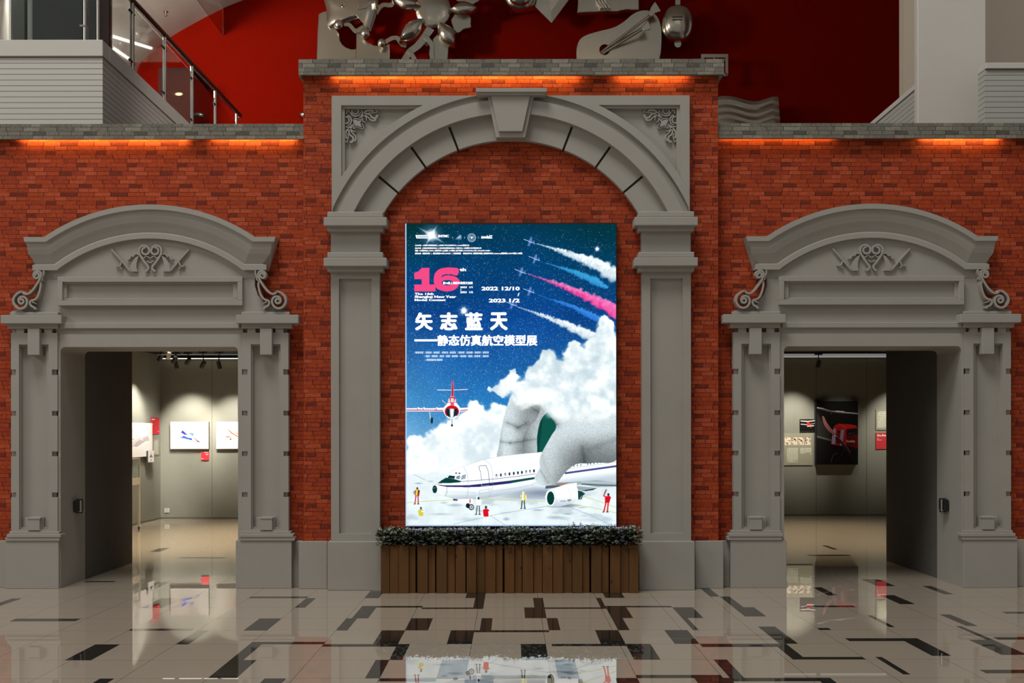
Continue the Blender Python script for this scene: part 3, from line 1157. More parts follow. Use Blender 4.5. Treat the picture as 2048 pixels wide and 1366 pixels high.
# ------------------------------------------------------------------ the glowing poster
YL = 11.785
BX0, BX1, BY0, BY1 = 811, 1233.5, 447, 1052
cv = Canvas(BX0, BY0, BX1, BY1, 3.0, (0, 60, 110))
hh, ww = cv.h, cv.w
gx = (cv.X[None, :] - BX0) / (BX1 - BX0)
gy = (cv.Y[:, None] - BY0) / (BY1 - BY0)
stops = [(0.0, (0, 58, 84)), (0.12, (0, 66, 116)), (0.30, (6, 68, 142)), (0.45, (22, 92, 164)), (0.60, (38, 122, 190)), (0.75, (96, 154, 204))]
sky = np.zeros((hh, ww, 3), np.float32)
for c in range(3):
    sky[..., c] = np.interp(gy, [s_[0] for s_ in stops], [s_[1][c] / 255 for s_ in stops])
nz = fbm(hh, ww, 260, 5, 3)
corner = np.clip(1.25 * (gx - 0.62), 0, 1) * np.clip(1 - gy / 0.30, 0, 1)
corner = np.maximum(corner, np.clip(1 - gx / 0.25, 0, 1) * np.clip(1 - gy / 0.18, 0, 1) * 0.7)
sky *= (1 - 0.28 * corner)[..., None]
sky[..., 0] *= (1 - 0.6 * corner)
sky[..., 2] *= (1 - 0.42 * corner)
left = np.clip(1 - gx / 0.30, 0, 1) * np.clip((gy - 0.25) / 0.35, 0, 1)
sky += (left * 0.13)[..., None] * np.array([1.0, 0.85, 0.55], np.float32)
sky *= (0.86 + 0.28 * nz)[..., None]
cv.a[:] = sky
# stars, denser lower down
N = 21000
xs = rng.random(N) * (BX1 - BX0) + BX0
ys = BY0 + (rng.random(N) ** 0.72) * 0.72 * (BY1 - BY0)
br = rng.random(N) ** 2.6
for x, y, q in zip(xs, ys, br):
    r_ = 0.34 + 0.42 * q
    i, j = int((x - BX0) * 3), int((y - BY0) * 3)
    n_ = 1 if q < 0.35 else 2
    a_ = 0.42 + 0.58 * q
    sl = cv.a[j:j + n_, i:i + n_]
    cv.a[j:j + n_, i:i + n_] = sl * (1 - a_) + np.array([0.80, 0.93, 1.0], np.float32) * a_
cv_s = cv


def trail(pts, w1, col, hi, end_fade=False, seed=1):
    g = np.random.default_rng(seed)
    c = catmull(pts, 44)
    N_ = len(c)
    for i, (x, y) in enumerate(c):
        t = i / (N_ - 1)
        wd = 0.7 + (w1 - 0.7) * t
        if end_fade and t > 0.8:
            wd *= 1 - (t - 0.8) / 0.2 * 0.75
        for q in range(int(2 + 4 * t)):
            o = g.normal(0, 0.42)
            o = max(-1, min(1, o))
            rr = max(0.55, wd * (0.24 + 0.30 * g.random()))
            px, py = x + g.normal(0, wd * 0.3) - o * wd * 0.40, y + o * wd * 0.9
            f = 0.5 - o * 0.5 + g.normal(0, 0.22)
            f = max(0, min(1, f))
            cc = tuple(a * (1 - f) + b * f for a, b in zip(col, hi))
            cv.ell(px, py, rr, rr, cc, 0.55 if not end_fade else 0.42, 0.35)


trail([(1074, 486.5), (1110, 497), (1150, 511), (1190, 527), (1236, 550)], 13, (172, 194, 210), (252, 255, 255), False, 2)
trail([(1092, 525), (1120, 534), (1150, 544), (1185, 559), (1216, 575)], 9, (40, 140, 205), (66, 172, 226), True, 3)
trail([(1056, 547), (1100, 562), (1150, 581), (1200, 604), (1238, 623)], 13, (238, 46, 146), (246, 150, 200), False, 4)
trail([(1077, 590), (1110, 601), (1145, 613), (1180, 630), (1204, 642)], 8, (32, 110, 214), (70, 152, 238), True, 5)
trail([(1036, 614), (1075, 627), (1120, 645), (1160, 661), (1196, 680)], 11, (172, 192, 208), (250, 252, 252), False, 6)


def jetplane(x, y):
    a, b = (x - 12, y - 4.6), (x + 10, y + 4.2)
    cv.line([a, b], 1.0, (206, 222, 250))
    cv.poly([(x - 3, y - 1), (x + 2, y - 9), (x + 4.5, y - 8), (x + 4, y + 1)], (104, 142, 206), 0.85)
    cv.poly([(x - 2, y), (x - 5, y + 9), (x - 1, y + 9.5), (x + 3.5, y + 1)], (96, 134, 204), 0.85)
    cv.poly([(x + 5, y + 1), (x + 9, y - 3), (x + 9.5, y + 3)], (104, 142, 206), 0.8)
    cv.line([(x - 2, y), (x + 4, y + 2)], 1.6, (176, 196, 236))


for p_ in ((1060, 482), (1070, 516.5), (1042, 542.5), (1059, 581.5), (1024, 608)):
    jetplane(*p_)


def flare(x, y, r_, spikes):
    for ang, L in spikes:
        for s_ in np.linspace(1, 0, 26):
            cv.ell(x + math.cos(R(ang)) * L * s_, y - math.sin(R(ang)) * L * s_, 0.35 + r_ * 0.30 * (1 - s_) ** 1.4, 0.35 + r_ * 0.30 * (1 - s_) ** 1.4, (235, 245, 252), 0.30, 0.6)
    cv.ell(x, y, r_ * 1.2, r_ * 1.2, (150, 170, 215), 0.5, 0.95)
    cv.ell(x, y, r_ * 0.75, r_ * 0.75, (255, 255, 255), 1.0, 0.6)


def cloud(blobs, seed, col_hi, col_lo, amp=0.5, soft=0.20, fade=None):
    """puffs merged softly, their rims broken up by noise"""
    nzc = fbm(hh, ww, 54, 5, seed)
    nz2 = fbm(hh, ww, 130, 5, seed + 1)
    wx = (fbm(hh, ww, 40, 4, seed + 2) - 0.5) * 16
    wy = (fbm(hh, ww, 40, 4, seed + 3) - 0.5) * 16
    keep_ = np.zeros((hh, ww), np.float32)
    for x, y, r_ in blobs:
        reg = cv.region(x - r_ * 2 - 9, y - r_ * 2 - 9, x + r_ * 2 + 9, y + r_ * 2 + 9)
        d2 = ((cv.X[reg[1]][None, :] + wx[reg] - x) ** 2 + (cv.Y[reg[0]][:, None] + wy[reg] - y) ** 2) / (r_ * r_)
        keep_[reg] += np.exp(-2.1 * d2)
    fld = keep_ + (nzc - 0.5) * amp * np.clip(keep_ * 2.5, 0, 1)
    al = smooth(0.30 - soft, 0.30 + soft * 1.5, fld)
    if fade is not None:
        al = al * fade
    sh = smooth(0.28, 0.66, nz2 * 0.55 + nzc * 0.45)[..., None]
    colr = (np.array(col_lo, np.float32) * (1 - sh) + np.array(col_hi, np.float32) * sh) / 255
    cv.a[:] = cv.a * (1 - al[..., None]) + colr * al[..., None]


# lower bank of clouds
low = [(826, 884, 13), (838, 902, 26), (866, 892, 26), (892, 880, 34), (918, 862, 32), (948, 812, 16), (946, 832, 24), (958, 850, 32), (996, 822, 18),
       (1002, 846, 34), (976, 872, 50), (900, 920, 56), (848, 926, 46), (818, 932, 34), (960, 915, 70), (1010, 890, 60), (875, 905, 36), (925, 890, 50)]
cloud(low, 21, (246, 251, 250), (206, 221, 227), 0.40, 0.15)
# the apron below
gm = smooth(944, 952, cv.Y[:, None] + 0 * cv.X[None, :])
st1 = fbm(hh, ww, 60, 5, 31)
st2 = fbm(hh, ww // 3 + 1, 40, 5, 33).repeat(3, axis=1)[:, :ww]
g_ = (np.array([222, 234, 238], np.float32) / 255)[None, None] * (0.93 + 0.12 * st1)[..., None]
spots = smooth(0.60, 0.78, st2)[..., None] * 0.28
g_ = g_ * (1 - spots) + (np.array([120, 146, 156], np.float32) / 255) * spots
cv.a[:] = cv.a * (1 - gm[..., None]) + g_ * gm[..., None]
for (x, y, rx, ry, a_) in ((835, 968, 6, 1.4, .5), (859, 964, 5, 1.0, .4), (908, 1012, 12, 2.2, .4), (886, 1007, 6, 2, .3), (1012, 1040, 5, 2.2, .5), (1112, 1037, 14, 2.6, .4),
                           (1135, 1030, 6, 1.4, .4), (1076, 1022, 8, 1.3, .5), (880, 1030, 16, 1.6, .3), (1166, 1017, 6, 1.2, .4), (935, 1040, 20, 3, .16), (1180, 1042, 20, 3, .14)):
    cv.ell(x, y, rx, ry, (96, 122, 134), a_, 0.8)
for pl in ([(800, 1008), (850, 1004), (905, 1001), (948, 999), (1000, 1001), (1090, 1005)], [(1140, 1010), (1180, 1016), (1240, 1029)], [(1165, 994), (1200, 1005), (1240, 1019)]):
    cv.line(pl, 1.1, (214, 208, 80), 0.9)
for pl in ([(905, 1050), (1000, 1029), (1090, 1015), (1120, 1012)], [(1140, 1016), (1185, 1034), (1222, 1052)], [(940, 1018), (975, 1030), (1010, 1052)], [(826, 950), (850, 962)]):
    cv.line(pl, 0.55, (84, 112, 122), 0.75)
# shadow below the aircraft
cv.ell(1090, 988, 62, 9, (110, 122, 146), 0.75, 0.7)
cv.ell(1050, 996, 60, 5, (150, 162, 184), 0.5, 0.8)
cv.ell(1128, 1013, 22, 3.2, (92, 108, 134), 0.75, 0.7)
cv.ell(1190, 962, 60, 8, (140, 156, 166), 0.5, 0.9)
# wing behind the engine
cv.poly([(1100, 968), (1127, 961), (1153, 962), (1194, 962), (1235, 967), (1235, 975), (1194, 976), (1164, 970), (1128, 976), (1100, 974)], (158, 174, 180))
cv.poly([(1112, 969), (1140, 967), (1125, 972), (1110, 971)], (176, 108, 104))
cv.poly([(1092, 973), (1118, 972), (1130, 976), (1090, 979)], (76, 92, 106))
cv.line([(1164, 970), (1200, 972), (1236, 973)], 1.8, (52, 66, 84))
cv.line([(1164, 965.5), (1200, 966.5), (1236, 968)], 1.0, (206, 218, 222))
cv.poly([(1153, 974), (1190, 977), (1194, 979), (1164, 983), (1154, 981)], (150, 168, 174))
cv.poly([(1164, 983), (1196, 977.5), (1186, 982), (1172, 984)], (26, 50, 56))
# hand in grainy grey
def gpoly(pts, base, seed, crease=()):
    reg, m_ = cv.polymask(catmull(pts, 4, True))
    g = np.random.default_rng(seed)
    hgt, wid = m_.shape
    grain = g.random((hgt // 2 + 1, wid // 2 + 1), dtype=np.float32).repeat(2, 0).repeat(2, 1)[:hgt, :wid]
    X, Y = cv.X[reg[1]][None, :], cv.Y[reg[0]][:, None]
    v = base(X, Y) + 0.05 + (grain - 0.5) * 0.20
    for (xa, ya, xb, yb, wd, dk) in crease:
        dx, dy = xb - xa, yb - ya
        t = np.clip(((X - xa) * dx + (Y - ya) * dy) / (dx * dx + dy * dy), 0, 1)
        d = np.hypot(X - xa - t * dx, Y - ya - t * dy)
        v = v - dk * (0.45 * np.exp(-(d / (wd * 0.6)) ** 2) + 0.40 * np.exp(-(d / (wd * 2.2)) ** 2))
    v = np.clip(v, 0.15, 1)[..., None]
    colr = v * np.array([0.93, 0.985, 1.0], np.float32)
    cv.put(reg, m_, colr.astype(np.float32))


cv.poly([(1072, 877), (1082, 836), (1095, 826), (1114, 846), (1108, 872), (1086, 915), (1071, 915)], (14, 86, 74))
cv.poly([(1072, 877), (1080, 845), (1086, 838), (1082, 872), (1076, 915), (1071, 915)], (8, 68, 62))
gpoly([(1046, 800), (1084, 790), (1100, 815), (1082, 840), (1074, 875), (1072, 920), (1040, 924), (1044, 880)],
      lambda X, Y: 0.58 + 0.16 * smooth(1046, 1078, X) - 0.0016 * np.abs(Y - 880), 41, ((1044, 882, 1072, 880, 2.5, 0.18), (1046, 850, 1040, 912, 4, 0.25)))
gpoly([(1030, 785), (1014, 812), (1004, 850), (998, 888), (995, 926), (1042, 922), (1045, 885), (1052, 862), (1075, 835), (1082, 790)],
      lambda X, Y: 0.80 - 0.24 * smooth(1016, 1058, X) - 0.10 * smooth(870, 900, Y) * smooth(1010, 1040, X) - 0.10 * smooth(1008, 998, X), 42,
      ((1014, 846, 1036, 856, 3.2, 0.24), (1036, 856, 1052, 848, 3, 0.2), (999, 884, 1020, 887, 2.2, 0.2), (1020, 887, 1044, 884, 2.2, 0.24), (1062, 815, 1078, 826, 4, 0.2)))
# fuselage
fus = [(863, 979), (867, 972.5), (873.7, 967.6), (891, 956), (898, 947), (904.4, 941.7), (925, 934), (965, 921), (998, 914), (1042, 909), (1075, 906), (1140, 900), (1236, 890),
       (1236, 955), (1205, 961), (1170, 964), (1128, 966), (1100, 966), (1069, 965), (1056, 975), (1042, 983), (1003, 992), (976, 998), (952, 1000), (930, 1000), (905.5, 999), (889, 993.4), (872.6, 988)]
reg, m_ = cv.polymask(fus)
X, Y = cv.X[reg[1]][None, :], cv.Y[reg[0]][:, None]
belly = np.interp(X, [863, 900, 960, 1069, 1130, 1236], [984, 980, 976, 960, 950, 937])
shd = smooth(0, 26, Y - belly)
colr = (np.array([240, 247, 249], np.float32)[None, None] * (1 - shd[..., None]) + np.array([176, 192, 204], np.float32) * shd[..., None]) / 255
cv.put(reg, m_, colr.astype(np.float32))
cv.line([(863, 979), (867, 972.5), (873.7, 967.6), (891, 956), (898, 947), (904.4, 941.7), (925, 934), (965, 921), (998, 914), (1042, 909), (1078, 906)], 0.5, (150, 168, 180), 0.8)
cv.poly([(870, 970), (888, 972), (935.8, 971.8), (962, 969), (1017, 963), (1069, 955.5), (1069, 959.8), (1017.6, 968.7), (962.7, 975), (935, 976), (893.5, 975.3), (880, 973)], (40, 42, 108))
cv.poly([(1017, 963), (1069, 955.5), (1069, 959.8), (1025, 967.4)], (16, 74, 76))
cv.poly([(1130, 946), (1236, 931.5), (1236, 935.5), (1130, 950)], (70, 74, 144))
cv.line([(919, 964.6), (955, 962), (992, 959), (1035, 954), (1070, 949)], 0.9, (56, 56, 110))
cv.line([(1130, 940), (1236, 925)], 0.5, (120, 130, 150))
cv.poly([(873.7, 968), (882, 961.5), (891, 956.6), (907.7, 959.6), (922, 963.8), (919, 966), (900, 967.5)], (6, 66, 58))
cv.ell(868, 980, 4.8, 7.8, (6, 58, 56))
cv.line([(864.6, 978), (870, 976.5)], 1.0, (130, 160, 168), 0.8)
cv.poly([(893.5, 957), (897, 952), (909, 953.4), (907.5, 959)], (14, 56, 56))
cv.poly([(910, 958.5), (912.6, 953.2), (919.4, 952.2), (918, 960)], (128, 146, 166))
cv.poly([(921, 960.5), (923.6, 952.4), (931, 950.6), (929.6, 959)], (150, 168, 184))
cv.line([(921, 960.5), (923.6, 952.4), (931, 950.6)], 0.6, (60, 80, 92))
cv.ell(911, 947.6, 2.0, 1.5, (62, 62, 96))
cv.ell(917.6, 948, 2.2, 1.3, (62, 62, 96))
cv.line([(960.5, 947), (956.6, 935), (960, 932.6), (971, 932.2), (975.8, 944), (978.4, 971)], 0.8, (44, 62, 78))
cv.line([(960.5, 947), (962.4, 974), (977, 972)], 0.7, (210, 218, 226))
cv.line([(960.5, 948), (962.4, 962)], 0.7, (44, 62, 78))
cv.line([(926, 934.5), (934, 950), (936, 975), (933, 995), (930, 1000)], 0.5, (120, 136, 150))
cv.line([(968, 920), (980, 930), (985, 950), (985, 975), (978, 994)], 0.5, (130, 146, 158))
cv.line([(892, 975), (892.5, 986), (889, 994)], 0.7, (84, 104, 122))
cv.line([(884, 986), (905, 985), (935, 986), (950, 987)], 0.4, (130, 146, 160))
cv.line([(984, 984), (1030, 978), (1066, 971)], 0.4, (130, 146, 160))
cv.line([(985, 946), (1030, 940), (1074, 934)], 0.35, (180, 192, 200))
cv.line([(959, 982), (979, 979), (977, 986), (958, 989), (959, 982)], 0.4, (110, 128, 140))
for i, (x, y) in enumerate(((1248, 480), (1330, 468), (1410, 458), (1488, 448), (1567, 438), (1642, 428), (1715, 420), (1793, 410), (1863, 402), (1937, 392))):
    cv.ell(855 + x / 9.102, 900 + y / 9.102, 1.9, 3.3, (18, 46, 58))
    if i in (0, 2, 7, 8):
        cv.ell(855 + x / 9.102, 900.9 + y / 9.102, 1.1, 2.2, (210, 222, 232))
    if i == 1:
        cv.ell(856 + x / 9.102, 900.5 + y / 9.102, 0.7, 2.2, (150, 50, 90))
for (x, y) in ((1055, 130), (1125, 120), (1193, 112), (1325, 95), (1385, 88), (1450, 80), (1518, 68), (1580, 58), (1643, 48), (1705, 45), (1768, 35), (1830, 25)):
    cv.ell(1040 + x / 9.755, 920 + y / 9.755, 1.2, 1.9, (88, 106, 124))
# nose gear
cv.poly([(905, 999), (914, 1000), (914, 1003), (905, 1003)], (60, 72, 84))
cv.poly([(914, 1000), (944, 999), (944, 1008.5), (914, 1008)], (238, 244, 246))
cv.poly([(938, 1000), (940.4, 1000), (939.6, 1008), (937.6, 1008)], (214, 60, 70))
cv.ell(934.6, 1013, 4.2, 5.0, (18, 34, 38))
cv.ell(941.4, 1016, 5.4, 6.0, (16, 32, 36))
cv.ell(941.6, 1016, 3.5, 4.1, (214, 224, 228))
cv.ell(941.6, 1016, 2.0, 2.5, (120, 136, 144))
cv.line([(946, 1016), (958, 1021), (966, 1026)], 0.5, (90, 110, 120))
# engine
eng = [(1090, 996), (1092.5, 987.5), (1097, 981.5), (1105.6, 978.4), (1120, 974.4), (1132, 970.2), (1154, 967), (1154, 975.4), (1157, 983.6), (1158, 992), (1156, 1001), (1147.6, 1007),
       (1132, 1012.3), (1118, 1014.8), (1105.6, 1014.3), (1096.4, 1009), (1091.8, 1002)]
reg, m_ = cv.polymask(eng)
t_ = smooth(990, 1015, cv.Y[reg[0]][:, None] + 0 * cv.X[reg[1]][None, :])[..., None]
cv.put(reg, m_, ((np.array([242, 248, 250], np.float32) * (1 - t_) + np.array([190, 204, 214], np.float32) * t_) / 255).astype(np.float32))
cv.ell(1101.6, 997.6, 9.6, 16.2, (250, 252, 252))
cv.ell(1101.2, 998, 7.4, 13.6, (4, 62, 58))
cv.line([(1097, 982.5), (1106, 982), (1111, 992), (1112, 1003), (1108, 1012)], 0.8, (176, 190, 204))
cv.line([(1135, 976), (1141, 986), (1141, 1000), (1134, 1011)], 0.4, (160, 174, 184))
cv.poly([(1156, 983), (1164, 984.5), (1171, 989.4), (1166, 993), (1164, 1000), (1157, 1001.5)], (22, 66, 66))
cv.line([(1160, 1000), (1163.6, 994)], 1.0, (190, 206, 210))


# the thumb in front
gpoly([(1094, 820), (1113, 852), (1103, 872), (1085, 904), (1079, 921), (1079, 938), (1070, 952), (1072, 964), (1088, 973), (1113, 967), (1132, 945), (1154, 929.5), (1190, 927), (1240, 912), (1240, 780), (1100, 780)],
      lambda X, Y: 0.80 - 0.38 * smooth(855, 935, Y) * smooth(1085, 1160, X) - 0.10 * smooth(1090, 1120, X) * smooth(930, 970, Y), 43,
      ((1100, 828, 1114, 850, 4, 0.35), (1082, 908, 1098, 955, 7, 0.10), (1165, 895, 1170, 928, 5, 0.18), (1082, 944, 1096, 968, 2.0, 0.16), (1180, 900, 1232, 880, 10, 0.14)))
# upper bank of clouds veils the hand
up = [(1212, 646, 17), (1214, 664, 22), (1198, 692, 30), (1226, 704, 42), (1148, 688, 12), (1150, 708, 22), (1180, 734, 46), (1228, 764, 62), (1092, 708, 17), (1096, 728, 24),
      (1112, 754, 38), (1076, 744, 20), (1062, 748, 15), (1150, 780, 62), (1060, 778, 34), (1025, 741, 8), (1024, 757, 13), (1010, 771, 18), (990, 779, 10), (978, 781, 6), (1004, 783, 13),
      (1042, 796, 28), (1190, 800, 60), (1110, 800, 46)]
fd = 1 - smooth(798, 860, cv.Y[:, None] + 26 * (fbm(hh, ww, 120, 4, 55) - 0.5) - 0.10 * (cv.X[None, :] - 1100))
cloud(up, 51, (247, 252, 251), (192, 210, 218), 0.40, 0.15, fd)
cv.ell(1124, 828, 15, 12, (244, 250, 250), 0.8, 0.7)
# red jet
def J(pp):
    return [(805 + x / 10.5, 750 + y / 10.5) for x, y in pp]
def jl(pp, wd, col, a=1.0):
    cv.line(J(pp), wd, col, a)
cv.poly(J([(60, 705), (300, 700), (600, 705), (860, 690), (860, 770), (60, 770)]), (244, 236, 242))
cv.poly(J([(60, 730), (840, 738), (840, 755), (60, 752)]), (196, 56, 92))
for x in (315, 435, 710):
    cv.ell(805 + x / 10.5, 750 + 705 / 10.5, 1.8, 2.2, (246, 240, 244))
    jl([(x - 15, 715), (x - 20, 745)], 1.4, (196, 56, 92))
cv.poly(J([(1180, 700), (1360, 690), (1362, 765), (1180, 780)]), (246, 240, 244))
cv.poly(J([(1200, 742), (1362, 730), (1362, 750), (1200, 762)]), (206, 70, 104))
jl([(718, 318), (1020, 322), (1356, 306)], 1.3, (240, 236, 244))
jl([(1020, 330), (1330, 318)], 0.5, (210, 80, 100))
cv.poly(J([(1024, 130), (1052, 130), (1062, 450), (1012, 450)]), (206, 22, 44))
jl([(1024, 130), (1012, 450)], 0.5, (240, 200, 220))
jl([(1052, 130), (1062, 450)], 0.5, (240, 200, 220))
cv.poly(catmull(J([(935, 590), (960, 500), (1035, 445), (1105, 500), (1125, 590), (1195, 690), (1190, 800), (1120, 900), (1030, 935), (930, 900), (855, 800), (850, 700)]), 6, True), (248, 242, 246))
cv.poly(J([(940, 590), (975, 480), (1035, 450), (1095, 480), (1120, 590)]), (216, 40, 66))
cv.poly(J([(945, 580), (978, 500), (988, 580)]), (236, 226, 232))
cv.poly(J([(1085, 500), (1112, 580), (1075, 580)]), (236, 226, 232))
cv.poly(J([(1000, 490), (1062, 490), (1068, 578), (1000, 578)]), (206, 210, 214))
cv.poly(J([(1000, 590), (1060, 590), (1080, 640), (990, 640)]), (226, 90, 104))
cv.ell(805 + 1024 / 10.5, 750 + 775 / 10.5, 14.4, 12.6, (214, 12, 40))
cv.ell(805 + 1024 / 10.5, 750 + 868 / 10.5, 9.0, 5.4, (250, 246, 248))
cv.poly(catmull(J([(905, 745), (930, 715), (1020, 722), (1120, 715), (1150, 750), (1140, 830), (1080, 880), (1020, 905), (950, 880), (910, 830)]), 5, True), (18, 42, 48))
cv.poly(J([(975, 715), (1075, 718), (1060, 880), (1020, 905), (985, 885)]), (176, 190, 196))
cv.poly(J([(1000, 715), (1055, 718), (1045, 890), (1020, 905), (1005, 895)]), (246, 250, 250))
jl([(820, 540), (900, 605)], 0.8, (244, 240, 246))
jl([(550, 790), (570, 900), (590, 1000)], 1.8, (200, 206, 200))
cv.ell(805 + 600 / 10.5, 750 + 960 / 10.5, 2.6, 6.6, (24, 50, 50))
jl([(1028, 930), (1028, 1040)], 1.6, (140, 156, 164))
cv.ell(805 + 1026 / 10.5, 750 + 1065 / 10.5, 2.0, 2.8, (26, 44, 52))


# ground crew
def man(x, y, s_, body, legs, shoes, head=(60, 60, 70), lean=0.0, arm=None, legw=2.0, legs_to=1.0):
    """x = foot centre, y = foot line, s_ = height"""
    def q(u, v):
        return (x + u * s_ + lean * v * s_, y - v * s_)
    cv.line([q(-0.06, 0.5), q(-0.10, 0.03)], legw, legs)
    cv.line([q(0.06, 0.5), q(0.09, 0.02)], legw, legs)
    cv.line([q(-0.16, 0.0), q(-0.08, 0.0)], 1.6, shoes)
    cv.line([q(0.04, 0.0), q(0.14, 0.0)], 1.6, shoes)
    cv.poly([q(-0.11, 0.48), q(-0.16, 0.78), q(-0.08, 0.84), q(0.09, 0.84), q(0.16, 0.78), q(0.12, 0.48)], body)
    cv.ell(*q(0.0, 0.92), 0.058 * s_, 0.078 * s_, head)
    if arm:
        for pts, c_, w_ in arm:
            cv.line([q(*p_) for p_ in pts], w_, c_)


man(831.5, 1009.5, 34, (150, 24, 44), (196, 22, 48), (26, 24, 34), (70, 66, 80), 0.04, [([(-0.02, 0.80), (-0.03, 0.55)], (230, 214, 60), 4.2), ([(-0.10, 0.76), (-0.22, 0.70), (-0.14, 0.58)], (96, 104, 118), 1.2)])
man(840, 1051, 36, (216, 208, 66), (214, 222, 226), (226, 230, 234), (70, 84, 100), 0.0, [([(0.05, 0.74), (0.16, 0.72)], (244, 246, 248), 2.4)])
man(955, 1030.5, 35, (250, 250, 252), (72, 90, 100), (30, 40, 52), (20, 62, 58), 0.03, [([(-0.06, 0.84), (-0.10, 1.0), (-0.07, 1.06)], (250, 250, 252), 1.6), ([(-0.12, 0.5), (0.10, 0.5)], (90, 90, 96), 0.8)])
man(971, 1055, 42, (224, 14, 36), (240, 242, 244), (240, 242, 244), (62, 64, 84), 0.0, [([(0.13, 0.72), (0.15, 0.5)], (248, 248, 250), 1.6), ([(-0.16, 0.74), (-0.17, 0.5)], (248, 248, 250), 1.6)])
man(1046, 1018.5, 34, (240, 240, 236), (10, 44, 46), (8, 34, 38), (240, 238, 236), 0.0, [([(0.09, 0.80), (0.10, 0.52)], (226, 214, 50), 4.0), ([(-0.09, 0.80), (-0.10, 0.56)], (226, 214, 50), 2.2), ([(0.16, 0.76), (0.17, 0.52)], (246, 246, 248), 1.4)])
man(1212, 1026, 38, (222, 14, 34), (222, 14, 34), (34, 26, 36), (40, 40, 66), 0.16, [([(-0.12, 0.80), (-0.24, 0.86), (-0.20, 1.0)], (222, 14, 34), 2.2), ([(-0.21, 1.0), (-0.15, 1.18)], (20, 64, 66), 2.0)], 2.6)
flare(862, 469, 12, ((60, 24), (150, 34), (240, 26), (-32, 36)))
flare(927, 621, 6.5, ((20, 9), (75, 10), (110, 10), (160, 9), (215, 9), (250, 10), (290, 10), (335, 9)))
flare(1195.5, 497, 3.6, ((20, 5), (75, 6), (110, 5), (160, 5), (215, 5), (250, 6), (290, 5), (335, 5)))
# logos
cv.poly([(829.6, 468.8), (856, 468.8), (855, 475.6), (831.5, 475.8)], (246, 250, 252))
for i in range(7):
    cv.line([(833 + i * 3.2, 475), (834.4 + i * 3.2, 470.2)], 0.7, (30, 70, 110))
    cv.line([(833.4 + i * 3.2, 472.6), (835.4 + i * 3.2, 472.2)], 0.6, (30, 70, 110))
for i, (y0,) in enumerate(((475,), (473.4,), (472.4,), (470.8,), (469.6,), (468.4,), (469.6,))):
    cv.line([(912.2 + i * 1.5, 475.6), (912.2 + i * 1.5, y0)], 0.8, (226, 240, 246))
cv.line([(910.5, 477), (922, 477)], 0.6, (210, 228, 238))
for x in (904.5, 928.5, 956.5):
    cv.line([(x, 472.6), (x, 475.6)], 0.7, (226, 240, 246))
cv.ell(942.8, 474.2, 8.2, 8.4, (214, 232, 236))
cv.ell(942.8, 474.2, 7.2, 7.4, (10, 74, 110))
cv.ell(942.8, 474.2, 5.4, 5.6, (196, 220, 228))
cv.ell(942.8, 474.2, 4.6, 4.8, (20, 84, 116))
cv.poly([(939.4, 472.4), (946.2, 472.4), (942.8, 477.2)], (246, 250, 252))
# fine print too small to read: rows of glyph blocks
for y, x0, gaps in ((705, 829, ((0, 4), (21, 3), (37, 3), (54, 3), (70, 3), (87, 3), (103.5, 3), (120, 3), (136, 3))),
                    (712.2, 850, ((0, 2), (12, 3), (28.5, 2), (41, 2), (53, 3), (70, 3), (86, 2), (98, 3), (115, 3))),
                    (719.6, 849.5, ((2, 8),))):
    for gx0, n_ in gaps:
        for i in range(n_):
            xx = x0 + gx0 + i * 4.1
            cv.poly([(xx, y - 1.9), (xx + 3.6, y - 1.9), (xx + 3.6, y + 2.0), (xx, y + 2.0)], (240, 248, 252), 0.86)
            for q in range(2):
                cv.line([(xx + rng.random() * 3, y - 1.5), (xx + rng.random() * 3.4, y + 1.5)], 0.5, (70, 120, 180), 0.7)
        xx = x0 + gx0 - 2.2
        cv.line([(xx, y - 1.6), (xx, y + 1.8)], 0.5, (226, 240, 250), 0.8)

img = np.clip(cv.half(), 0, 1)
L_ = lin(img)
mn = L_.min(axis=2, keepdims=True)
L_ = L_ * (1.0 + 0.24 * mn)
a_, b_ = P(BX0 + 2.2, BY0 + 1.6, YL), P(BX1 - 1.2, BY1 - 2.6, YL)
lb = thing('lightbox_poster', 'tall glowing poster of a hand lifting an airliner under a starry sky', 'poster',
           ((P(BX0, 0, YL).x + P(BX1, 0, YL).x) / 2, 11.83, P(0, BY1, YL).z))
b = MB()
x0, x1 = P(BX0, 0, YL).x, P(BX1, 0, YL).x
z1, z0 = P(0, BY0, YL).z, P(0, BY1, YL).z
b.box(x0 - 0.002, x1 + 0.004, YL + 0.004, YCB - 0.001 - 0.00004, z0 - 0.004, z1 + 0.008)
b.build('housing', M['black'], lb)
b = MB()
b.box(x0, a_.x, YL, YL + 0.006, z0, z1)
b.box(a_.x, b_.x, YL, YL + 0.006, z0, b_.z)
b.build('glowing_edge', M['box_edge'], lb)
print_mesh('printed_screen', L_, (a_.x, YL, a_.z), (b_.x - a_.x, 0, 0), (0, 0, b_.z - a_.z), M['lightbox_print'], lb)
YT = YL - 0.002


def onbox(x, y):
    return P(x, y, YT)


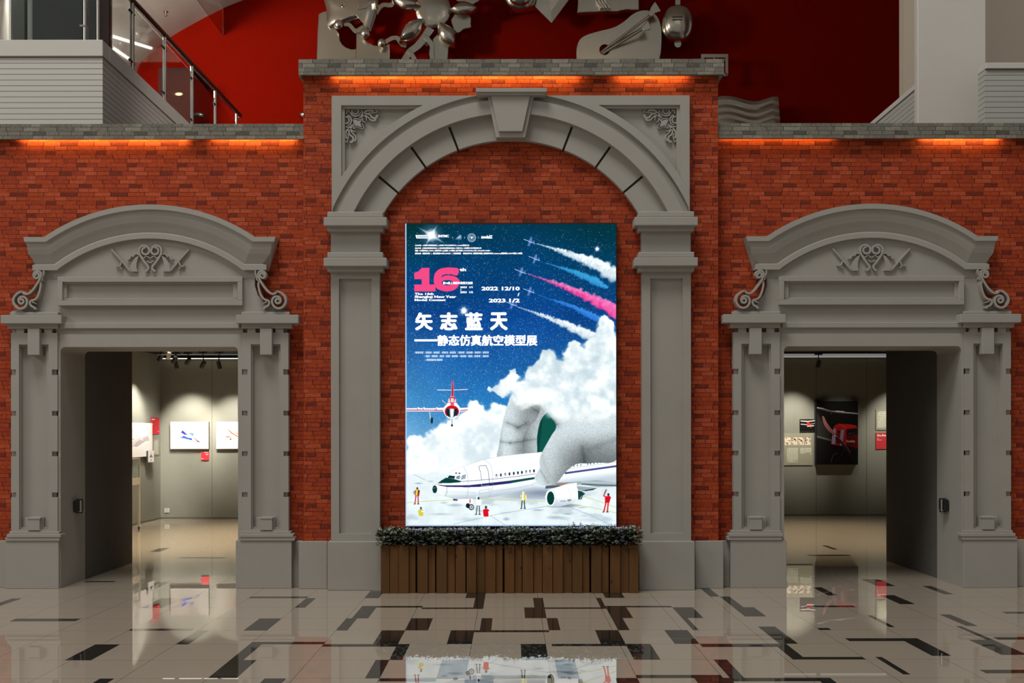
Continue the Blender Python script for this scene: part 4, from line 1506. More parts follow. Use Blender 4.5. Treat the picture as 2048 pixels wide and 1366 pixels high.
b = MB()
for body, bx, bold, sh in (
        ('SNYMC', (876, 469.4, 898.4, 474.6), 0.012, 0),
        ('modelZ', (963, 470.6, 985.4, 477.0), 0.03, 0),
        ('主办单位  上海新年模型组委会 | 上海青少年文化活动中心 | modelZ模型文化', (830.4, 489.0, 939, 492.6), 0.022, 0),
        ('协办单位  上海航空模型爱好协会 | 上海市航空模型运动协会 | 中国文化 | 上海模型文化传播有限公司', (830.4, 494.6, 963, 498.2), 0.022, 0),
        ('赞助  AK模型用品 | MENG | 模型世界 | JQ模型 | YM模型 | 蓝天模型 | GOODSMILE上海 | ORANGE HOBBY', (830.4, 499.6, 981, 503.2), 0.022, 0),
        ('媒体支持 《模型世界》 | 《航空模型HOBBY JAPAN》 | 《电影模型》   网络支持平台  模型爱好联盟 | 模型制作论坛 | Leisureway模型频道 | XIAOT模型 | 78模型', (830.4, 505.0, 1045, 509.0), 0.02, 0),
        ('th', (919.4, 536.0, 932.6, 542.4), 0.035, 0),
        ('第16届上海新年模型交流赛', (886, 563.2, 945.8, 568.6), 0.03, 0),
        ('2023  1/1', (920.6, 572.6, 945.6, 576.2), 0.025, 0),
        ('/', (920.8, 577.6, 923.0, 581.2), 0.02, 0),
        ('2023  1/2', (920.6, 582.4, 946.4, 586.2), 0.025, 0),
        ('The 16th', (829.4, 585.2, 867.6, 589.8), 0.03, 0),
        ('Shanghai New Year', (829.4, 590.8, 912.6, 597.2), 0.03, 0),
        ('Model Contest', (829.4, 597.4, 891.6, 602.0), 0.03, 0),
        ('2022', (963.2, 573.2, 996.6, 581.0), 0.035, 0),
        ('12/10', (1003.8, 573.2, 1039.8, 581.0), 0.035, 0),
        ('/', (1035.4, 585.6, 1039.2, 592.4), 0.03, 0),
        ('2023', (978.0, 597.2, 1011.4, 605.0), 0.035, 0),
        ('1/2', (1018.6, 597.2, 1039.8, 605.0), 0.035, 0),
        ('矢', (830.2, 624.6, 866.0, 660.6), 0.042, 0), ('志', (880.0, 624.6, 915.4, 660.4), 0.042, 0),
        ('蓝', (930.2, 624.6, 965.6, 660.4), 0.036, 0), ('天', (980.2, 624.6, 1015.8, 660.6), 0.042, 0),
        ('静态仿真航空模型展', (874.6, 669.6, 1075.0, 691.8), 0.030, 0)):
    cjk = any(ord(ch_) > 0x3000 for ch_ in body)
    hgt_ = bx[3] - bx[1]
    g_ = hgt_ * (0.048 if len(body) == 1 and cjk else 0.036 if cjk else 0.05)
    ps_ = [(math.cos(R(a_i)) * g_ * 1.15, math.sin(R(a_i)) * g_ * (0.8 if cjk else 0.55)) for a_i in range(0, 360, 45)] + [(0, 0)]
    put_text(b, body, *bx, onbox, 0 if cjk else bold * 0.5, sh, ps_)
V = [b.bm.verts.new(onbox(*p_)) for p_ in ((829, 678.4), (875, 678.4), (875, 682.6), (829, 682.6))]
b.bm.faces.new(V)
b.build('white_lettering', M['box_text'], lb)
b = MB()
put_text(b, 'BOEING', 1121, 1001.2, 1132.6, 1003.6, onbox, 0.02, 0.3)
put_text(b, '737', 1134.0, 999.0, 1143.2, 1003.0, onbox, 0.05, 0.3)
b.build('engine_lettering', M['box_dark'], lb)
# the pink 16, drawn as the heavy slab figures of the poster
YK = YL - 0.001


def g16(pp):
    return [P(800 + x / 7.588, 440 + y / 7.588, YK) for x, y in pp]


b = MB()
one = [(220, 800), (290, 775), (332, 725), (448, 725), (448, 978), (540, 978), (540, 1082), (220, 1082), (220, 978), (332, 978), (332, 896), (220, 896)]
b.bm.faces.new([b.bm.verts.new(v) for v in g16(one)])
outer = catmull([(892, 742), (800, 722), (700, 722), (600, 745), (535, 810), (514, 900), (530, 1000), (590, 1055), (700, 1082), (800, 1070), (870, 1025), (907, 955), (895, 900), (840, 858), (760, 842), (690, 842), (632, 868),
                 (650, 838), (700, 822), (780, 824), (872, 838)], 4, True)
hole = circ(722, 950, 88, 40, 28)
ed = []
for lp in (outer, hole):
    vv = [b.bm.verts.new(v) for v in g16(lp)]
    ed += [b.bm.edges.new((vv[i], vv[(i + 1) % len(vv)])) for i in range(len(vv))]
bmesh.ops.triangle_fill(b.bm, use_beauty=True, use_dissolve=False, edges=ed)
b.build('pink_numeral', M['box_pink'], lb)

# ------------------------------------------------------------------ planter box with boards
YP0, YP1 = 11.49, 11.70
zt = P(0, 1090, YP0).z
pl = thing('planter_box', 'long planter of upright brown wooden boards below the glowing poster', 'planter', (P(1019, 0, YP0).x, 11.59, 0))
xa, xb = P(761, 0, YP0).x, P(1277, 0, YP0).x
b = MB()
b.box(xa + 0.03, xb - 0.03, YP0 + 0.045, YP1, 0.012, zt - 0.04)
b.build('inner_box', M['woodgap'], pl)
b = MB()
b.box(xa + 0.02, xb - 0.02, YP0 + 0.04, YP1 - 0.01, zt - 0.045, zt - 0.03)
b.build('soil', M['soil'], pl)
bd = [(78, 142, 0), (144, 208, 0), (208, 284, 0), (284, 332, 1), (346, 423, 0), (423, 476, 1), (485, 563, 0), (563, 621, 1), (625, 699, 0), (706, 778, 0), (778, 842, 1), (843, 919, 0), (919, 970, 1),
      (984, 1056, 0), (1056, 1112, 1), (1115, 1194, 0), (1194, 1260, 1), (1262, 1336, 0), (1339, 1411, 0), (1411, 1479, 1), (1480, 1554, 0), (1554, 1606, 1), (1619, 1693, 0), (1693, 1748, 1),
      (1757, 1831, 0), (1831, 1897, 1), (1897, 1964, 0)]
for i, (x0, x1, rec) in enumerate(bd):
    Yf = YP0 + (0.022 if rec else 0.0) + random.uniform(0, 0.003)
    u0, u1 = P(740 + x0 / 3.657, 0, YP0).x, P(740 + x1 / 3.657, 0, YP0).x
    MB().box(u0, u1 - 0.002, Yf, YP0 + 0.046, 0.0, zt - (0.004 if rec else random.uniform(0, 0.003))).build('board', M['wood'], pl, bevel=0.003)
for xx in (xa, xb - 0.022):
    MB().box(xx, xx + 0.022, YP0 + 0.03, YP1, 0, zt - 0.004).build('board', M['wood'], pl)


def leaf(bm, base, d, L, W, up):
    d = d.normalized()
    sd = d.cross(Vector((0, 0, 1)))
    if sd.length < 1e-3:
        sd = Vector((1, 0, 0))
    sd.normalize()
    nrm = sd.cross(d)
    pts = [(0, 0, 0), (0.3, 0.42, 0.04), (0.65, 0.5, 0.05), (1, 0, -0.06 * up), (0.65, -0.5, 0.05), (0.3, -0.42, 0.04), (0.5, 0, -0.02)]
    v = [bm.verts.new(base + d * (a * L) + sd * (b_ * W) + nrm * (c_ * L)) for a, b_, c_ in pts]
    for f in ((0, 6, 1), (1, 6, 2), (2, 6, 3), (3, 6, 4), (4, 6, 5), (5, 6, 0)):
        bm.faces.new([v[i] for i in f])


def foliage_material(name, c0, c1, rough):
    k = Nodes(name)
    oi = k.n('ShaderNodeObjectInfo')
    f = k.noise(38.0, detail=2)
    c = k.mix(f, c0, c1)
    k.l(c, k.b.inputs['Base Color'])
    k.b.inputs['Roughness'].default_value = rough
    return k.m


M['leaf'] = foliage_material('dark_foliage', (0.012, 0.024, 0.010, 1), (0.045, 0.072, 0.034, 1), 0.5)
M['tip'] = foliage_material('pale_leaf_tips', (0.17, 0.215, 0.14, 1), (0.56, 0.59, 0.53, 1), 0.6)
M['violet'] = foliage_material('violet_leaf_tips', (0.24, 0.24, 0.32, 1), (0.60, 0.60, 0.78, 1), 0.6)
protos = []
for kk in range(4):
    rn = random.Random(100 + kk)
    lm, tm = MB(), MB()
    for i in range(210):
        a = rn.uniform(0, 2 * math.pi)
        rr = rn.uniform(0.01, 0.10)
        z = rn.uniform(0.0, 0.185) * (1 - rr * 1.5)
        base = Vector((math.cos(a) * rr * 1.0, math.sin(a) * rr * 0.75, z + 0.01))
        d = Vector((math.cos(a), math.sin(a), rn.uniform(-0.5, 0.9)))
        leaf(lm.bm, base, d, rn.uniform(0.042, 0.066), rn.uniform(0.032, 0.050), 1)
    for i in range(46):
        front = i % 3 > 0
        a = rn.uniform(math.pi * 1.05, math.pi * 1.95) if front else rn.uniform(0, 2 * math.pi)
        rr = rn.uniform(0.085, 0.125) if front else rn.uniform(0.02, 0.105)
        z = rn.uniform(0.03, 0.19) if front else rn.uniform(0.12, 0.215) * (1 - rr * 1.2)
        c = Vector((math.cos(a) * rr, math.sin(a) * rr * 0.95 - 0.006, z))
        for q in range(5):
            aa = rn.uniform(0, 2 * math.pi)
            leaf(tm.bm, c, Vector((math.cos(aa), math.sin(aa) - 0.3, rn.uniform(0.2, 1.4))), rn.uniform(0.022, 0.036), rn.uniform(0.018, 0.027), 1)
        if rn.random() < 0.5 and z > 0.12:
            for q in range(4):
                leaf(tm.bm, c + Vector((0, 0, 0.012 * q)), Vector((rn.uniform(-1, 1), rn.uniform(-1, 0.4), 1.2)), 0.016, 0.010, 1)
    protos.append((lm, tm))
PLAB = 'dark leafy plant with pale whitish tips, in the row filling the wooden planter'
PGRP = 'pale-tipped plants in the planter row'
made = []
zs = zt - 0.03
for kk, (lm, tm) in enumerate(protos):
    t = thing('bedding_plant', PLAB, 'plant', (0, 0, 0), PGRP)
    lm.build('foliage', M['leaf'], t)
    tm.build('pale_leaves', M['violet'] if kk == 3 else M['tip'], t)
    made.append(t)


def copy_tree(o):
    c = o.copy()
    COL.objects.link(c)
    for ch in list(o.children):
        d = ch.copy()
        COL.objects.link(d)
        d.parent = c
    return c


NP = 25
for i in range(NP):
    src = i % 4
    t = made[src] if i < 4 else copy_tree(made[src])
    t.location = (xa + 0.075 + (xb - xa - 0.15) * i / (NP - 1), 11.575 + (0.022 if i % 2 else -0.012), zs)
    t.rotation_euler = (0, 0, (random.uniform(-0.5, 0.5)))
    q = random.uniform(0.92, 1.08)
    t.scale = (q, q, q * random.uniform(0.93, 1.06))
t = thing('taller_sprig', 'darker conifer-like sprig sticking up highest from the planter row', 'plant', (P(1152, 0, 11.60).x, 11.60, zs))
for px_, h_ in ((1147, 0.265), (1161, 0.26)):
    b = MB()
    bx = P(px_, 0, 11.60).x
    b.tube((bx, 11.60, zs), (bx, 11.60, zs + h_), 0.003, 0.0015, 6)
    for lv in range(7):
        z = zs + h_ - 0.012 * lv
        for q in range(7):
            a = q * 0.9 + lv
            leaf(b.bm, Vector((bx, 11.60, z)), Vector((math.cos(a), math.sin(a), 0.35)), 0.012 + 0.005 * lv, 0.008, 1)
    b.build('sprig_stem', M['leaf'], t)
# ------------------------------------------------------------------ the two exhibition rooms behind the doorways
YBL, YBR, ZC = 21.56, 22.2, 3.27
b = MB()
b.box(-9, -1.62, YBL, YBL + 0.15, 0, 3.262)
struct('wall_back_left', b, M['gallery'])
b = MB()
b.box(-7.16, -7.01, 14.2, YBL, 0, 3.262)
struct('wall_gallery_left', b, M['gallery'])
b = MB()
b.box(-7.16, -4.99, 12.592, 14.2, 0, ZC)
struct('wall_passage_left', b, M['darkfabric'])
b = MB()
b.box(-1.75, -1.6, 12.57, YBL, 0, ZC)
struct('wall_inner_left', b, M['darkfabric'])
b = MB()
b.box(1.6, 9.6, YBR, YBR + 0.15, 0, 3.262)
struct('wall_back_right', b, M['gallery'])
b = MB()
b.box(4.995, 9.75, 12.592, 14.35, 0, ZC)
struct('wall_passage_right', b, M['darkfabric'])
b = MB()
b.box(9.6, 9.75, 14.35, YBR, 0, ZC)
struct('wall_gallery_right', b, M['gallery'])
b = MB()
b.box(1.6, 1.75, 12.57, YBR, 0, ZC)
struct('wall_inner_right', b, M['darkfabric'])
b = MB()
b.box(-10, 10.5, 12.565, 22.6, 3.40, 3.55)
b.box(-10, 10.5, 12.565, YBL - 0.11, ZC, 3.40)
struct('ceiling', b, M['black'])
# narrow dark skirtings
for nm, bx in (('baseboard_back_left', (-7.01, -1.75, YBL - 0.008, YBL, 0, 0.018)), ('baseboard_back_right', (1.75, 9.6, YBR - 0.008, YBR, 0, 0.018)),
               ('baseboard_gallery_left', (-7.01, -7.002, 14.2, YBL - 0.008, 0, 0.018))):
    struct(nm, MB().box(*bx), M['slot'])
# joints between the wall panels
b = MB()
for px_ in (424,):
    x = P(px_, 0, YBL).x
    b.box(x - 0.004, x + 0.004, YBL - 0.002, YBL + 0.001, 0.035, 3.25)
for px_ in (1632.5, 1733):
    x = P(px_, 0, YBR).x
    b.box(x - 0.004, x + 0.004, YBR - 0.002, YBR + 0.001, 0.035, 3.25)
struct('trim_4', b, M['slot'])
# light slots above the back walls
for x0, x1, Y, lb_ in ((-6.95, -1.8, YBL, 'thin white light slot along the left room ceiling above the blue jet picture'),
                       (1.8, 9.5, YBR, 'thin white light slot along the right room ceiling above the big black picture')):
    t = thing('ceiling_light_slot', lb_, 'light', ((x0 + x1) / 2, Y - 0.04, 3.2))
    zz = P(0, 716.5 if x0 < 0 else 714.6, Y - 0.07).z
    MB().box(x0, x1, Y - 0.075, Y - 0.045, zz - 0.007, zz + 0.008).build('tube', M['lamp_cove'] if x0 < 0 else M['lamp_cove_dim'], t)
    MB().box(x0, x1, Y - 0.045, Y - 0.001, zz - 0.012, 3.262).build('rail', M['mattblack'], t)


def spot_head(name, px, py, Y, tilt, mat, label, lamp_target=None, power=0, track_y=None, cone=54, size=(0.040, 0.125), grp=None):
    c = P(px, py, Y)
    t = thing(name, label, 'spotlight', (c.x, c.y, c.z), grp)
    d = Vector((math.sin(R(tilt)), 0.28, -math.cos(R(tilt)))).normalized()
    r_, L = size
    p0, p1 = c - d * L * 0.5, c + d * L * 0.5
    b = MB()
    b.tube(p0, p1, r_, r_, 18)
    b.tube(p0 - d * 0.012, p0, r_ * 0.7, r_, 18)
    b.build('lamp_head', mat, t, smooth=True)
    MB().tube(p1 + d * 0.0005, p1 - d * 0.004, r_ * 0.82, r_ * 0.82, 16).build('lens', M['lamp_white'] if power else M['black'], t)
    top = Vector((c.x, c.y, ZC - 0.028))
    MB().tube(p0 + d * 0.03 + Vector((0, 0, 0.0)), top, 0.010, 0.010, 8).build('stem', mat, t)
    MB().box(c.x - 0.075, c.x + 0.075, c.y - 0.018, c.y + 0.018, ZC - 0.055, ZC - 0.024).build('adapter', mat, t)
    if power:
        light('gallery_spot', 'SPOT', p1 + d * 0.02, lamp_target, power, (1.0, 0.93, 0.78), 0.03, spot=cone, blend=0.9)
    return t


YS = 20.35
tb = Vector(((P(379, 870, YBL)).x, YBL, 1.70))
LS = 'black ceiling spotlights in the left room'
spot_head('track_spotlight', 321, 715, YS - 0.6, -36, M['blackmetal'], 'black ceiling spotlight at the left end of the row in the left room', Vector((-7.0, 20.3, 1.6)), 330, cone=64, grp=LS)
spot_head('track_spotlight', 337.5, 711, YS - 0.3, -24, M['whitemetal'], 'the only white ceiling spotlight, between black ones in the left room')
spot_head('track_spotlight', 349, 719, YS - 0.6, -36, M['blackmetal'], 'black ceiling spotlight just right of the white one, tilted left', Vector((-7.0, 20.95, 1.55)), 130, cone=50, grp=LS)
spot_head('track_spotlight', 352.5, 729, YS + 0.2, 10, M['blackmetal'], 'black ceiling spotlight half hidden behind the one just right of the white lamp', grp=LS)
spot_head('track_spotlight', 376, 722, YS + 0.2, -38, M['blackmetal'], 'black ceiling spotlight third from the right end of the left room row', tb + Vector((-0.02, 0, 0)), 230, grp=LS)
spot_head('track_spotlight', 406, 729, YS, -34, M['blackmetal'], 'black ceiling spotlight second from the right end of the left room row', tb + Vector((0.1, 0, -0.05)), 170, grp=LS)
spot_head('track_spotlight', 438.5, 730, YS, 10, M['blackmetal'], 'black ceiling spotlight hanging upright at the right end of the left room row', Vector((P(470, 0, YBL).x, YBL, 1.70)), 290, grp=LS)
spot_head('track_spotlight', 1637, 729, 21.0, -10, M['blackmetal'], 'single black ceiling spotlight in the right room, above the big black picture')
for x0, x1, Y, lb_, rm in ((-6.9, -1.9, YS, 'black lighting track carrying the spotlights in the left room', 0), (1.9, 9.4, 21.0, 'black lighting track carrying one spotlight in the right room', 1)):
    t = MB().box(x0, x1, Y - 0.02, Y + 0.02, ZC - 0.026, ZC - 0.001).build('lighting_track', M['blackmetal'], label=lb_, cat='lighting track')
# lamps of the right room that stand outside the view through the door
for tx, tz, pw, dx in ((5.80, 1.75, 250, -0.1), (7.85, 1.75, 190, 0.3), (6.75, 1.6, 30, 0.0)):
    light('gallery_spot', 'SPOT', (tx + dx, 20.95, 3.12), (tx, YBR, tz), pw, (1.0, 0.93, 0.76), 0.03, spot=48, blend=0.9)
for loc, sxy, pw in (((-4.6, 17.6, 3.22), (3.6, 5.2), 150), ((5.0, 17.9, 3.22), (4.6, 5.4), 95)):
    al_ = light('added_floor_fill', 'AREA', loc, (loc[0], loc[1], 0), pw, (1.0, 0.84, 0.60), sxy[0], sxy[1])  # unseen area light added in each room to brighten its floor
    al_.data.spread = R(75)


def hung_print(name, label, cat, x0, x1, y0, y1, Y, thick, paint, sc, bg_, edge=None, extra=None):
    """flat print on a panel hung on a back wall; pixel box at front depth Y"""
    a, c = P(x0, y0, Y), P(x1, y1, Y)
    t = thing(name, label, cat, ((a.x + c.x) / 2, Y + thick / 2, c.z))
    MB().box(a.x, c.x, Y, Y + thick, c.z, a.z).build('panel', edge or M['canvas_edge'], t)
    global cv
    keep = cv
    cv = Canvas(x0, y0, x1, y1, sc, bg_)
    paint()
    print_mesh('print', lin(np.clip(cv.half(), 0, 1)), (a.x, Y - 0.0015, a.z), (c.x - a.x, 0, 0), (0, 0, c.z - a.z), M['photo_print'], t)
    cv = keep
    return t


def s2(pp):
    return [(262 + x / 9.39, 820 + y / 9.39) for x, y in pp]


def blue_plane():
    cv.ell(376, 879, 11, 2.0, (222, 226, 238), 0.8, 0.7)
    cv.poly(s2([(885, 415), (950, 410), (960, 370), (1000, 400), (1040, 440), (1078, 442), (1028, 470), (985, 445), (950, 425)]), (44, 44, 168))
    cv.line(s2([(932, 300), (955, 372)]), 0.4, (120, 110, 140))
    cv.line(s2([(1020, 462), (1050, 432)]), 0.5, (232, 180, 190))
    cv.poly(s2([(1098, 436), (1120, 418), (1178, 412), (1168, 488)]), (84, 134, 222))
    cv.poly(s2([(1120, 424), (1170, 418), (1160, 440)]), (176, 190, 232))
    cv.poly(s2([(915, 512), (990, 474), (1060, 508), (1150, 530), (1135, 562), (1030, 530), (960, 525)]), (34, 92, 190))
    cv.ell(262 + 962 / 9.39, 820 + 508 / 9.39, 1.6, 1.4, (190, 110, 160))
    cv.poly(s2([(1080, 520), (1160, 530), (1120, 545)]), (30, 40, 150))
    cv.line(s2([(1160, 505), (1230, 545)]), 1.2, (206, 178, 70))
    cv.line(s2([(1170, 520), (1235, 560)]), 0.6, (40, 40, 60))
    cv.poly(s2([(1205, 545), (1280, 580), (1292, 610), (1240, 585)]), (54, 30, 150))
    cv.line(s2([(1040, 530), (1048, 552)]), 1.0, (40, 50, 90))
    cv.line(s2([(1125, 545), (1152, 562)]), 0.8, (40, 50, 90))
    cv.ell(262 + 1214 / 9.39, 820 + 608 / 9.39, 0.9, 0.9, (70, 74, 80))
    cv.line(s2([(1215, 570), (1214, 604)]), 0.4, (150, 150, 160))


def orange_plane():
    cv.ell(462, 881, 9, 1.6, (232, 226, 222), 0.8, 0.7)
    cv.line(s2([(1770, 300), (1830, 365)]), 0.5, (210, 190, 150))
    cv.poly(s2([(1800, 345), (1840, 365), (1900, 420), (2012, 490), (2200, 600), (2200, 640), (2010, 506), (1880, 430), (1840, 385)]), (214, 84, 40))
    cv.poly(s2([(1718, 402), (1770, 412), (1730, 414)]), (214, 96, 60))
    cv.line(s2([(1785, 410), (1800, 385)]), 1.0, (150, 140, 60))
    cv.poly(s2([(1955, 420), (1985, 412), (2060, 480), (2010, 460)]), (230, 160, 140))
    cv.poly(s2([(1768, 492), (1830, 488), (1925, 520), (1850, 508), (1785, 506)]), (212, 78, 40))
    cv.ell(262 + 1870 / 9.39, 820 + 542 / 9.39, 1.9, 1.8, (80, 56, 44))
    cv.ell(262 + 1868 / 9.39, 820 + 544 / 9.39, 0.9, 0.9, (180, 120, 90))


hung_print('aircraft_picture', 'white picture of a blue jet hung on the back wall of the left room', 'picture', 340.8, 417.2, 843, 897, YBL - 0.06, 0.058, blue_plane, 6, (250, 249, 248))
hung_print('aircraft_picture', 'white picture of an orange propeller plane, cut off by the left doorway', 'picture', 432.4, 509, 843, 897, YBL - 0.06, 0.058, orange_plane, 6, (250, 249, 246))


def redcard_small():
    cv.line([(409, 904.4), (411.2, 904.4)], 1.1, (250, 240, 238))
    cv.line([(412.2, 904.6), (415.6, 904.6)], 1.2, (250, 240, 238))
    cv.line([(412, 908.4), (415.6, 908.4)], 1.0, (250, 240, 238))
    cv.line([(404, 916.6), (406.4, 916.6)], 0.9, (250, 240, 238))


hung_print('caption_card', 'small square red caption card below the blue jet picture', 'sign', 402.2, 417.8, 902.8, 920, YBL - 0.014, 0.012, redcard_small, 10, (226, 52, 64), edge=M['redcard'])

# prints on the left side wall of the left room (they face +X)
XL = -7.01


def side_print(name, label, cat, Y0, Y1, z0, z1, off, thick, w_px, h_px, paint, bg_, edge=None):
    x = XL + off
    t = thing(name, label, cat, (x - thick / 2, (Y0 + Y1) / 2, z0))
    MB().box(x - thick, x, Y0, Y1, z0, z1).build('panel', edge or M['canvas_edge'], t)
    global cv
    keep = cv
    cv = Canvas(0, 0, w_px, h_px, 4, bg_)
    paint()
    print_mesh('print', lin(np.clip(cv.half(), 0, 1)), (x + 0.0015, Y0, z1), (0, Y1 - Y0, 0), (0, 0, z0 - z1), M['photo_print'], t)
    cv = keep
    return t


def grey_sketch():
    cv.a *= (0.93 + 0.07 * smooth(0, 70, cv.Y))[:, None, None]
    cv.line([(20, 6), (60, 44)], 3.0, (214, 210, 214))
    cv.line([(2, 66), (46, 40), (70, 32)], 2.4, (206, 200, 206))
    cv.poly([(30, 54), (52, 40), (74, 42), (62, 48), (46, 56)], (186, 178, 186))
    cv.poly([(60, 38), (78, 30), (82, 42), (70, 44)], (190, 182, 190))
    cv.line([(10, 74), (40, 50)], 2.0, (222, 216, 222))
    cv.line([(52, 12), (62, 36)], 1.4, (224, 220, 224))
    cv.line([(24, 20), (30, 36), (38, 40)], 1.2, (160, 150, 160))


def small_jet():
    for pp in ([(12, 8), (14, 14), (18, 20), (18, 22), (13, 20), (12, 22), (11, 20), (6, 22), (6, 20), (10, 14)], [(12, 25), (14, 30), (12, 32), (10, 30)]):
        cv.poly(pp, (92, 84, 96))
    cv.line([(12, 4), (12, 26)], 0.8, (150, 146, 152))


def tall_card():
    cv.line([(3, 6.4), (6.2, 6.4)], 3.2, (250, 240, 238))
    cv.line([(7.2, 6.4), (9, 6.4)], 0.9, (250, 240, 238))
    cv.line([(10, 6.4), (13, 6.4)], 3.0, (250, 240, 238))
    cv.line([(3, 18), (4, 18)], 1.0, (240, 180, 180))
    cv.line([(3, 22), (8, 22)], 0.9, (250, 230, 230))
    cv.line([(26, 44), (30, 44)], 1.6, (250, 240, 238))


def wallz(px, py):
    Y = -XL * F / (CX - px)
    return Y, P(px, py, Y).z


Ya = 19.2
Yb_, zt_ = wallz(299.5, 845.5)
side_print('aircraft_picture', 'pale grey aircraft picture on the left side wall of the left room', 'picture', Ya, Yb_, wallz(266, 913.5)[1], zt_, 0.05, 0.048, 92, 80, grey_sketch, (244, 240, 242))
Y0_, z1_ = wallz(287, 901)
Y1_, z0_ = wallz(299.0, 923)
side_print('aircraft_print', 'small pale print of a jet overlapping the lower corner of the grey picture', 'picture', Y0_, Y1_, z0_, z1_, 0.085, 0.03, 24, 36, small_jet, (236, 230, 234))
Y0_, z1_ = wallz(301, 834)
Y1_, z0_ = wallz(317, 867)
side_print('caption_card', 'tall red caption card on the left side wall, near the corner of the left room', 'sign', Y0_, Y1_, z0_, z1_, 0.014, 0.012, 32, 52, tall_card, (206, 34, 50), edge=M['redcard'])


def side_text():
    for i in range(13):
        y = 5 + i * 3.0
        cv.line([(9 if i else 15, y), (9 + rng.uniform(18, 22), y)], 1.5, (206, 206, 196), 0.85)


Y0_, z1_ = wallz(303.5, 878)
Y1_, z0_ = wallz(317, 909)
side_print('text_panel', 'faint grey text panel under the tall red card on the left side wall', 'sign', Y0_, Y1_, z0_, z1_, 0.010, 0.008, 36, 46, side_text, (152, 150, 138), edge=M['acrylic_panel'])

# display case on legs by the left side wall
t = thing('display_case', 'cream framed glass display case on thin legs by the left room side wall', 'display case', (-6.79, 18.4, 0))
XR, X0c, Y0c, Y1c = -6.575, -6.99, 17.7, 19.12
zg, zt1, zt0 = P(0, 917, 19.1).z, P(0, 954, 19.1).z, P(0, 968, 19.1).z
MB().box(X0c, XR, Y0c, Y1c, zt0, zt1).build('tray', M['cream'], t, bevel=0.004)
for (lx, ly) in ((XR - 0.02, Y1c - 0.02), (XR - 0.02, Y0c + 0.02), (X0c + 0.02, Y1c - 0.02), (X0c + 0.02, Y0c + 0.02)):
    lg = MB().box(lx - 0.018, lx + 0.018, ly - 0.018, ly + 0.018, 0.05, zt0).build('leg', M['cream'], t)
    b = MB()
    b.tube((lx - 0.008, ly, 0.026), (lx + 0.008, ly, 0.026), 0.026, n=12)
    b.box(lx - 0.012, lx + 0.012, ly - 0.010, ly + 0.010, 0.026, 0.052)
    b.build('caster', M['blackmetal'], lg)
b = MB()
for (lx, ly) in ((XR - 0.013, Y1c - 0.013), (XR - 0.013, Y0c + 0.013), (X0c + 0.013, Y1c - 0.013), (X0c + 0.013, Y0c + 0.013)):
    b.box(lx - 0.013, lx + 0.013, ly - 0.013, ly + 0.013, zt1, zg)
b.box(X0c, XR, Y0c, Y0c + 0.02, zg, zg + 0.02)
b.box(X0c, XR, Y1c - 0.02, Y1c, zg, zg + 0.02)
b.box(X0c, X0c + 0.02, Y0c, Y1c, zg, zg + 0.02)
b.box(XR - 0.02, XR, Y0c, Y1c, zg, zg + 0.02)
b.build('case_frame', M['cream'], t)
b = MB()
b.box(XR - 0.010, XR - 0.006, Y0c + 0.026, Y1c - 0.026, zt1, zg)
b.build('glass_pane', M['glass'], t)
b = MB()
b.box(XR - 0.04, XR - 0.015, Y1c - 0.016, Y1c - 0.012, zg - 0.16, zg - 0.14)
b.build('lock', M['blackmetal'], t)
# socket
a, c = P(328.5, 1015.5, YBL - 0.012), P(338.5, 1024.8, YBL - 0.012)
t = thing('wall_socket', 'white electric socket low on the back wall of the left room', 'socket', ((a.x + c.x) / 2, YBL, c.z))
MB().box(a.x, c.x, YBL - 0.012, YBL, c.z, a.z).build('plate', M['outlet'], t, bevel=0.003)
b = MB()
for q in (0.32, 0.70):
    zq = c.z + (a.z - c.z) * q
    for u_ in (0.36, 0.58):
        xq = a.x + (c.x - a.x) * u_
        b.box(xq, xq + 0.006, YBL - 0.0135, YBL - 0.010, zq - 0.008, zq + 0.008)
b.build('pin_slots', M['slot'], t)


# right room
def s3(pp):
    return [(1560 + x / 8.9, 790 + y / 8.9) for x, y in pp]


